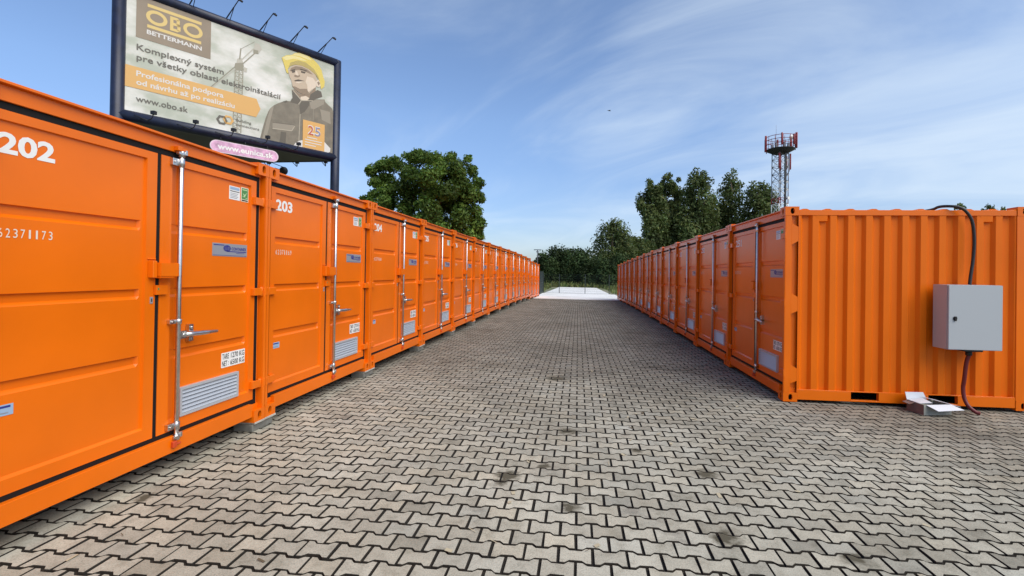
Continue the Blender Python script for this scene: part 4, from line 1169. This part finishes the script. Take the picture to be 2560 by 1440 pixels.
def tall_tree(name, label, group, px, top, hw, base, depth, n, size, mname, k=30, shape=1.0, lean=0.0, squash=1.0, limbs=8):
    """crown of clumps filling an upright outline given by its middle, top and half width as seen"""
    s = depth / F_PX
    c0 = at(px, base, depth); zt = at(px, top, depth).z; zb = max(c0.z, float(ground(c0.x, c0.y)) + 0.3)
    hw = hw * s * 1.75; Hh = zt - zb; n = int(n * 1.8)
    cl = []
    for i in range(k):
        f = (i + random.random()) / k
        f = f ** 0.85
        wd = hw * (math.sin(math.pi * min(1, (1.02 - f) * 0.62 + 0.03)) ** (0.55 * shape))
        r = max(0.16 * hw, wd * random.uniform(0.30, 0.50))
        a = random.uniform(0, 2 * math.pi); rad = max(0, wd - r) * random.random() ** 0.4
        z = zb + Hh * f - r * 0.8 * (f > 0.9)
        cl.append((Vector((c0.x + math.cos(a) * rad + lean * f, c0.y + math.sin(a) * rad * squash, z)), (r, r, r * random.uniform(1.0, 1.7))))
    b = Vector((c0.x, c0.y, float(ground(c0.x, c0.y))))
    return tree(name, label, group, b, cl, n, size, mname, hw * 0.10, (c0.x + lean, c0.y, zb + Hh * 0.9), limbs=limbs, flat=0.2, shell=0.35)
GP = 'tall trees behind the right row'
tall_tree('poplar_tree', 'leftmost tall poplar of the group behind the right row, with a narrow ragged top', GP, 1624, 445, 33, 690, 84, 6500, 0.55, 'leafpoplar', 34)
tall_tree('poplar_tree', 'tall dark poplar second from the left behind the right row, with a double top', GP, 1660, 432, 30, 690, 86, 6500, 0.55, 'leafpoplar', 34)
tall_tree('poplar_tree', 'poplar with a twin top just left of the tallest poplar', GP, 1686, 440, 24, 690, 88, 4500, 0.55, 'leafpoplar', 28)
tall_tree('poplar_tree', 'tallest pointed poplar in the middle of the group behind the right row', GP, 1742, 420, 42, 690, 83, 8000, 0.55, 'leafpoplar', 38, shape=1.15)
tall_tree('poplar_tree', 'sparse airy poplar right of the tallest one, sky showing through', GP, 1824, 429, 40, 690, 87, 5600, 0.55, 'leafpoplar', 34)
tall_tree('poplar_tree', 'rounded poplar next to the red and white mast', GP, 1893, 452, 42, 690, 82, 8000, 0.55, 'leafpoplar', 34, shape=0.9)
tall_tree('poplar_tree', 'low tree filling the gap between the tallest and the airy poplar', GP, 1783, 500, 34, 690, 92, 4500, 0.55, 'leafpoplar', 24)
tall_tree('poplar_tree', 'low treetop right behind the mast, above container 251', GP, 1938, 512, 16, 690, 95, 2200, 0.5, 'leafpoplar', 14)
GQ = 'trees at the end of the lane'
tall_tree('conical_tree', 'pointed tree at the end of the lane, left of the tall poplars', GQ, 1531, 547, 46, 712, 74, 7500, 0.42, 'leafpoplar', 36, shape=1.5)
tall_tree('conical_tree', 'smaller pointed tree between the pointed tree and the tall poplars', GQ, 1588, 588, 32, 712, 76, 4500, 0.42, 'leafpoplar', 24, shape=1.3)
tall_tree('shrub', 'dark shrub beside the end of the left row', 'dark shrubs closing the lane', 1362, 638, 26, 712, 70, 3800, 0.38, 'leafdark', 24, shape=0.6)
tall_tree('shrub', 'tall dark shrub left of the middle at the end of the lane', 'dark shrubs closing the lane', 1400, 622, 34, 712, 72, 5500, 0.38, 'leafdark', 28, shape=0.6)
tall_tree('shrub', 'tall dark rounded shrub in the middle at the end of the lane', 'dark shrubs closing the lane', 1440, 624, 30, 712, 71, 5000, 0.38, 'leafdark', 28, shape=0.6)
tall_tree('shrub', 'low dark shrub between the rounded shrub and the pointed tree', 'dark shrubs closing the lane', 1478, 650, 28, 712, 69, 4200, 0.38, 'leafdark', 24, shape=0.6)
tall_tree('shrub', 'dark shrub at the foot of the pointed tree', 'dark shrubs closing the lane', 1515, 655, 30, 712, 68, 4200, 0.38, 'leafdark', 24, shape=0.6)
tall_tree('shrub', 'dark shrub partly hidden by the far end of the right row', 'dark shrubs closing the lane', 1556, 645, 30, 712, 70, 4200, 0.38, 'leafdark', 24, shape=0.6)
tall_tree('shrub', 'grey green shrub between the smaller pointed tree and the poplars', 'dark shrubs closing the lane', 1616, 596, 24, 712, 78, 3500, 0.4, 'leafpoplar', 22, shape=0.7)
GR = 'distant treetops above container 251'
tall_tree('far_tree', 'distant treetop peeping over the roof of container 251, by the cable', GR, 2402, 504, 26, 680, 68, 1800, 0.45, 'leafpoplar', 18, shape=1.2)
tall_tree('far_tree', 'largest distant treetop peeping over the roof of container 251', GR, 2472, 508, 22, 680, 70, 1800, 0.45, 'leafpoplar', 18, shape=1.3)
tall_tree('far_tree', 'small distant treetop nearest the right edge over container 251', GR, 2503, 514, 16, 680, 71, 1300, 0.45, 'leafpoplar', 14, shape=1.3)

# weeds and rough grass at the end of the lane
def weeds():
    K = 9000
    x = RNG.uniform(-12, 12, K); y = np.where(RNG.random(K) < 0.6, RNG.uniform(63, 69, K), RNG.uniform(47, 66, K))
    keep = (np.abs(x) > 3.6 + 0.0 * y) | (y > 66.3); x, y = x[keep], y[keep]; K = len(x)
    z = ground(x, y) - 0.04
    h = RNG.uniform(0.10, 0.35, K) + np.clip((y - 64) * 0.16, 0, 0.9) * RNG.random(K)
    a = RNG.uniform(0, math.pi, K); w = 0.05 + 0.10 * h
    lx, ly = RNG.normal(0, .25, K) * h, RNG.normal(0, .25, K) * h
    c, s = np.cos(a) * w, np.sin(a) * w
    V = np.stack([np.stack([x - c, y - s, z], 1), np.stack([x + c, y + s, z], 1), np.stack([x + c * .4 + lx, y + s * .4 + ly, z + h], 1), np.stack([x - c * .4 + lx, y - s * .4 + ly, z + h * .92], 1)], 1).reshape(-1, 3)
    me = bpy.data.meshes.new('weeds'); me.vertices.add(4 * K); me.vertices.foreach_set('co', V.ravel())
    me.loops.add(4 * K); me.loops.foreach_set('vertex_index', np.arange(4 * K, dtype=np.int32))
    me.polygons.add(K); me.polygons.foreach_set('loop_start', (np.arange(K) * 4).astype(np.int32)); me.polygons.foreach_set('loop_total', np.full(K, 4, np.int32)); me.update(calc_edges=True)
    t = RNG.uniform(0.5, 1.5, K); hu = RNG.normal(0, .15, K)
    a_ = me.attributes.new('tint', 'FLOAT_COLOR', 'FACE'); a_.data.foreach_set('color', np.stack([t * (1 + hu), t, t * .9, np.ones(K)], 1).ravel().astype(np.float32))
    me.materials.append(M['weed'])
    tag(link('weeds', me), 'yellow green weeds and rough grass beyond the fence', 'weeds', kind='stuff')
weeds()

def straw():
    mb = MB()
    for i in range(260):
        x, y = random.uniform(-3.0, 6.0), random.uniform(1.2, 9.0) ** 1.0
        if y > 6.4 and x > 2.6: continue
        a = random.uniform(0, math.pi); L_ = random.uniform(0.02, 0.07); w = random.uniform(0.0012, 0.003) if random.random() < .7 else random.uniform(.006, .014)
        z = float(ground(x, y)) + 0.006
        c, s_ = math.cos(a), math.sin(a)
        mb.face([(x - c * L_ / 2 - s_ * w, y - s_ * L_ / 2 + c * w, z), (x + c * L_ / 2 - s_ * w, y + s_ * L_ / 2 + c * w, z + .004), (x + c * L_ / 2 + s_ * w, y + s_ * L_ / 2 - c * w, z + .005), (x - c * L_ / 2 + s_ * w, y - s_ * L_ / 2 - c * w, z)], random.choice((0, 0, 1)))
    M['strawpale'] = mat('dry_straw', (0.42, 0.36, 0.24), 0.8); M['leafbrown'] = mat('dry_leaf', (0.10, 0.075, 0.04), 0.8)
    tag(mb.build('litter', ['strawpale', 'leafbrown'], recalc=False), 'scattered bits of straw and dry leaf on the paving', 'litter', kind='stuff')
straw()

# ------------------------------------------------------------------ lattice mast with antennas
c = at(1948, 600, 60); tz = float(ground(c.x, c.y))
tw = thing('telecom_mast', 'red and white lattice telecom mast with antenna ring behind the right row', 'mast', (c.x, c.y, tz), R(18))
zz = lambda py: at(1948, py, 60).z - tz
ztop = zz(352); hw = 0.66
def band(z):
    return 'twwhite' if z < zz(511) else ('twred' if z < zz(496) else 'twgrey')
LM = ['twred', 'twwhite', 'twgrey']
lt = MB()
lev = [zz(p) for p in (760, 720, 680, 640, 600, 560, 535, 511, 496, 474, 455, 437, 418, 400, 384, 375)]
for a, b in zip(lev, lev[1:]):
    m = band((a + b) / 2); mi = LM.index(m)
    for sx in (-1, 1):
        for sy in (-1, 1): lt.tube([(sx * hw, sy * hw, a), (sx * hw, sy * hw, b)], 0.055, 8, mi)
    mi = LM.index('twwhite' if m == 'twgrey' and int(a * 3) % 2 else m)
    for i in range(4):
        p = [(-1, -1), (1, -1), (1, 1), (-1, 1)][i]; q = [(1, -1), (1, 1), (-1, 1), (-1, -1)][i]
        lt.tube([(p[0] * hw, p[1] * hw, a), (q[0] * hw, q[1] * hw, b)], 0.028, 6, mi); lt.tube([(q[0] * hw, q[1] * hw, a), (p[0] * hw, p[1] * hw, b)], 0.022, 6, mi)
        lt.tube([(p[0] * hw, p[1] * hw, b), (q[0] * hw, q[1] * hw, b)], 0.032, 6, mi)
lt.build('lattice', LM, tw, recalc=False)
mb = MB(); mb.box(0.10, 0.36, -0.72, -0.58, zz(600), zz(378)); mb.build('cable_tray', 'blackpaint', tw)
mb = MB(); r = 1.72
zr = zz(374)
mb.tube([(0, 0, zr - 0.55), (0, 0, zr - 0.05), (0, 0, zr)], [0.75, r, r], 24); mb.build('platform', 'blackpaint', tw)
mb = MB()
for z in (zr + 0.55, zr + 1.1, zr + 1.55):
    mb.tube([(r * math.cos(a), r * math.sin(a), z) for a in [i * math.pi / 12 for i in range(25)]], 0.035, 6, cap=False)
for i in range(12):
    a = i * math.pi / 6; mb.tube([(r * math.cos(a), r * math.sin(a), zr), (r * math.cos(a), r * math.sin(a), zr + 1.6)], 0.028, 6)
mb.build('railing', 'twred', tw, recalc=False)
mb = MB()
for i in range(6):
    a = i * math.pi / 3 + .3; mb.tube([(hw * math.cos(a), hw * math.sin(a), zr), (1.05 * math.cos(a), 1.05 * math.sin(a), zr + 1.55)], 0.030, 6)
    mb.box(0.9 * math.cos(a) - .11, 0.9 * math.cos(a) + .11, 0.9 * math.sin(a) - .09, 0.9 * math.sin(a) + .09, zr + .1 + .1 * (i % 2), zr + .75)
mb.build('equipment', 'twgrey', tw)
def antenna(x, y, z0, z1, rr=0.11, m='twred'):
    mb = MB(); mb.tube([(x, y, z0), (x, y, z0 + .05), (x, y, z1 - .05), (x, y, z1)], [rr * .6, rr, rr, rr * .6], 10); mb.tube([(x * .93, y * .93, z0 - .25), (x * .93, y * .93, z1)], 0.035, 6)
    mb.build('antenna', m, tw)
for deg, z0, z1 in ((165, -0.25, 1.75), (-30, 0.1, 2.1), (-75, 0.25, 1.6), (60, 0.0, 1.8), (120, 0.0, 1.7), (-125, 0.2, 1.7), (10, .1, 1.9)):
    a = R(deg); antenna(1.85 * math.cos(a), 1.85 * math.sin(a), zr + z0, zr + z1)
for (px_, y_, pa, pb) in ((1933, -.75, 424, 386), (1938.5, -.6, 426, 392), (1970.5, -.4, 424, 384), (1975, .5, 420, 386)):
    antenna((px_ - 1948) / 19.6, y_, zz(pa), zz(pb), 0.11)
mb = MB(); mb.tube([(-.9, -.3, zr + 1.55), (-.9, -.3, zr + 3.0)], 0.014, 6); mb.build('whip_aerial', 'twgrey', tw)
mb = MB(); d0 = Vector((0.55, -1.2, zr + 1.35)); mb.tube([d0, d0 + Vector((0, -.05, 0)), d0 + Vector((0, -.16, 0))], [0.30, 0.30, 0.10], 16); mb.build('dish', 'twwhite', tw)
mb = MB(); d0 = Vector((0.62, -.78, zz(497))); mb.tube([d0, d0 + Vector((0, -.1, 0))], [0.22, 0.2], 14); mb.build('dish', 'twwhite', tw)

# ------------------------------------------------------------------ solar street lamp, fence, gate, bird
c = at(1343, 690, 60); gz = float(ground(c.x, c.y)); zt = at(1343, 625, 60).z
sl = thing('street_lamp', 'slim street lamp with flat solar panel on top behind the end of the left row', 'street lamp', (c.x, c.y, gz), 0)
mb = MB(); mb.tube([(0, 0, 0), (0, 0, zt - gz - .25), (0, 0, zt - gz)], [0.06, 0.05, 0.05], 10); mb.build('pole', 'twgrey', sl)
mb = MB(); mb.box(-0.48, 0.48, -0.25, 0.25, zt - gz, zt - gz + 0.05, rot=Matrix.Rotation(R(8), 3, 'X')); mb.build('solar_panel', 'blackpaint', sl, bevel=0.01)
mb = MB(); mb.box(-0.16, 0.14, -0.16, 0.16, zt - gz - 0.30, zt - gz - 0.16); mb.build('lamp_head', 'twgrey', sl, bevel=0.02)

fy = 46.4
xs_ = [(-1.80, 1.9), (0.72, 1.9), (3.05, 1.9), (-3.35, 1.9)]
fe = thing('mesh_fence', 'thin dark green wire fence across the end of the lane', 'fence', (0, fy, float(ground(0, fy))), 0)
for x, h in sorted(xs_) + [(5.5, 1.9), (8.0, 1.9)]:
    mb = MB(); mb.box(x - 0.03, x + 0.03, -0.02, 0.02, -0.05, h); mb.build('post', 'fence', fe)
px_ = [-3.35, -1.80, 0.72, 3.05, 5.5, 8.0]
for a, b in zip(px_, px_[1:]):
    mb = MB()
    n = int((b - a) / 0.10)
    for i in range(1, n): x = a + (b - a) * i / n; mb.box(x - .002, x + .002, -.002, .002, 0.03, 1.86)
    for z in [0.06 + 0.2 * i for i in range(10)]: mb.box(a + .03, b - .03, -.006, -.0025, z - .003, z + .003)
    mb.build('wire_panel', 'fence', fe, recalc=False)
gt = thing('metal_gate', 'dark open gate leaf of upright bars beside the last container of the left row', 'gate', (-3.42, 42.6, float(ground(-3.42, 42.6))), 0)
mb = MB()
for i in range(32): mb.box(-.02, .02, i * 0.115, i * 0.115 + .06, 0.12, 2.0)
mb.build('bars', 'fence', gt, recalc=False)
mb = MB()
for z in (0.08, 1.0, 2.0): mb.box(-.03, .03, -0.05, 3.75, z, z + .06)
for y in (-0.05, 3.70): mb.box(-.035, .035, y - .04, y + .06, -0.03, 2.1)
mb.build('gate_frame', 'fence', gt)

c = at(1523, 277, 42)
bd = MB()
bd.tube([(-.16, 0, 0), (-.09, 0, .01), (0, 0, .012), (.10, 0, .01), (.15, 0, .02), (.18, 0, .015)], [.006, .028, .040, .030, .022, .005], 8)
bd.face([(-.05, .02, .02), (.06, .02, .02), (.03, .16, .07), (-.02, .15, .07)]); bd.face([(-.02, .15, .07), (.03, .16, .07), (-.08, .30, .03)])
bd.face([(-.05, -.02, .02), (.06, -.02, .02), (.03, -.16, .07), (-.02, -.15, .07)]); bd.face([(-.02, -.15, .07), (.03, -.16, .07), (-.08, -.30, .03)])
bd.face([(-.14, .01, .005), (-.14, -.01, .005), (-.22, -.04, .0), (-.22, .04, .0)])
o = bd.build('bird', 'blackpaint', None, tuple(c)); o.rotation_euler = (0.2, 0, 0.5)
tag(o, 'tiny dark bird flying high above the middle of the lane', 'bird')
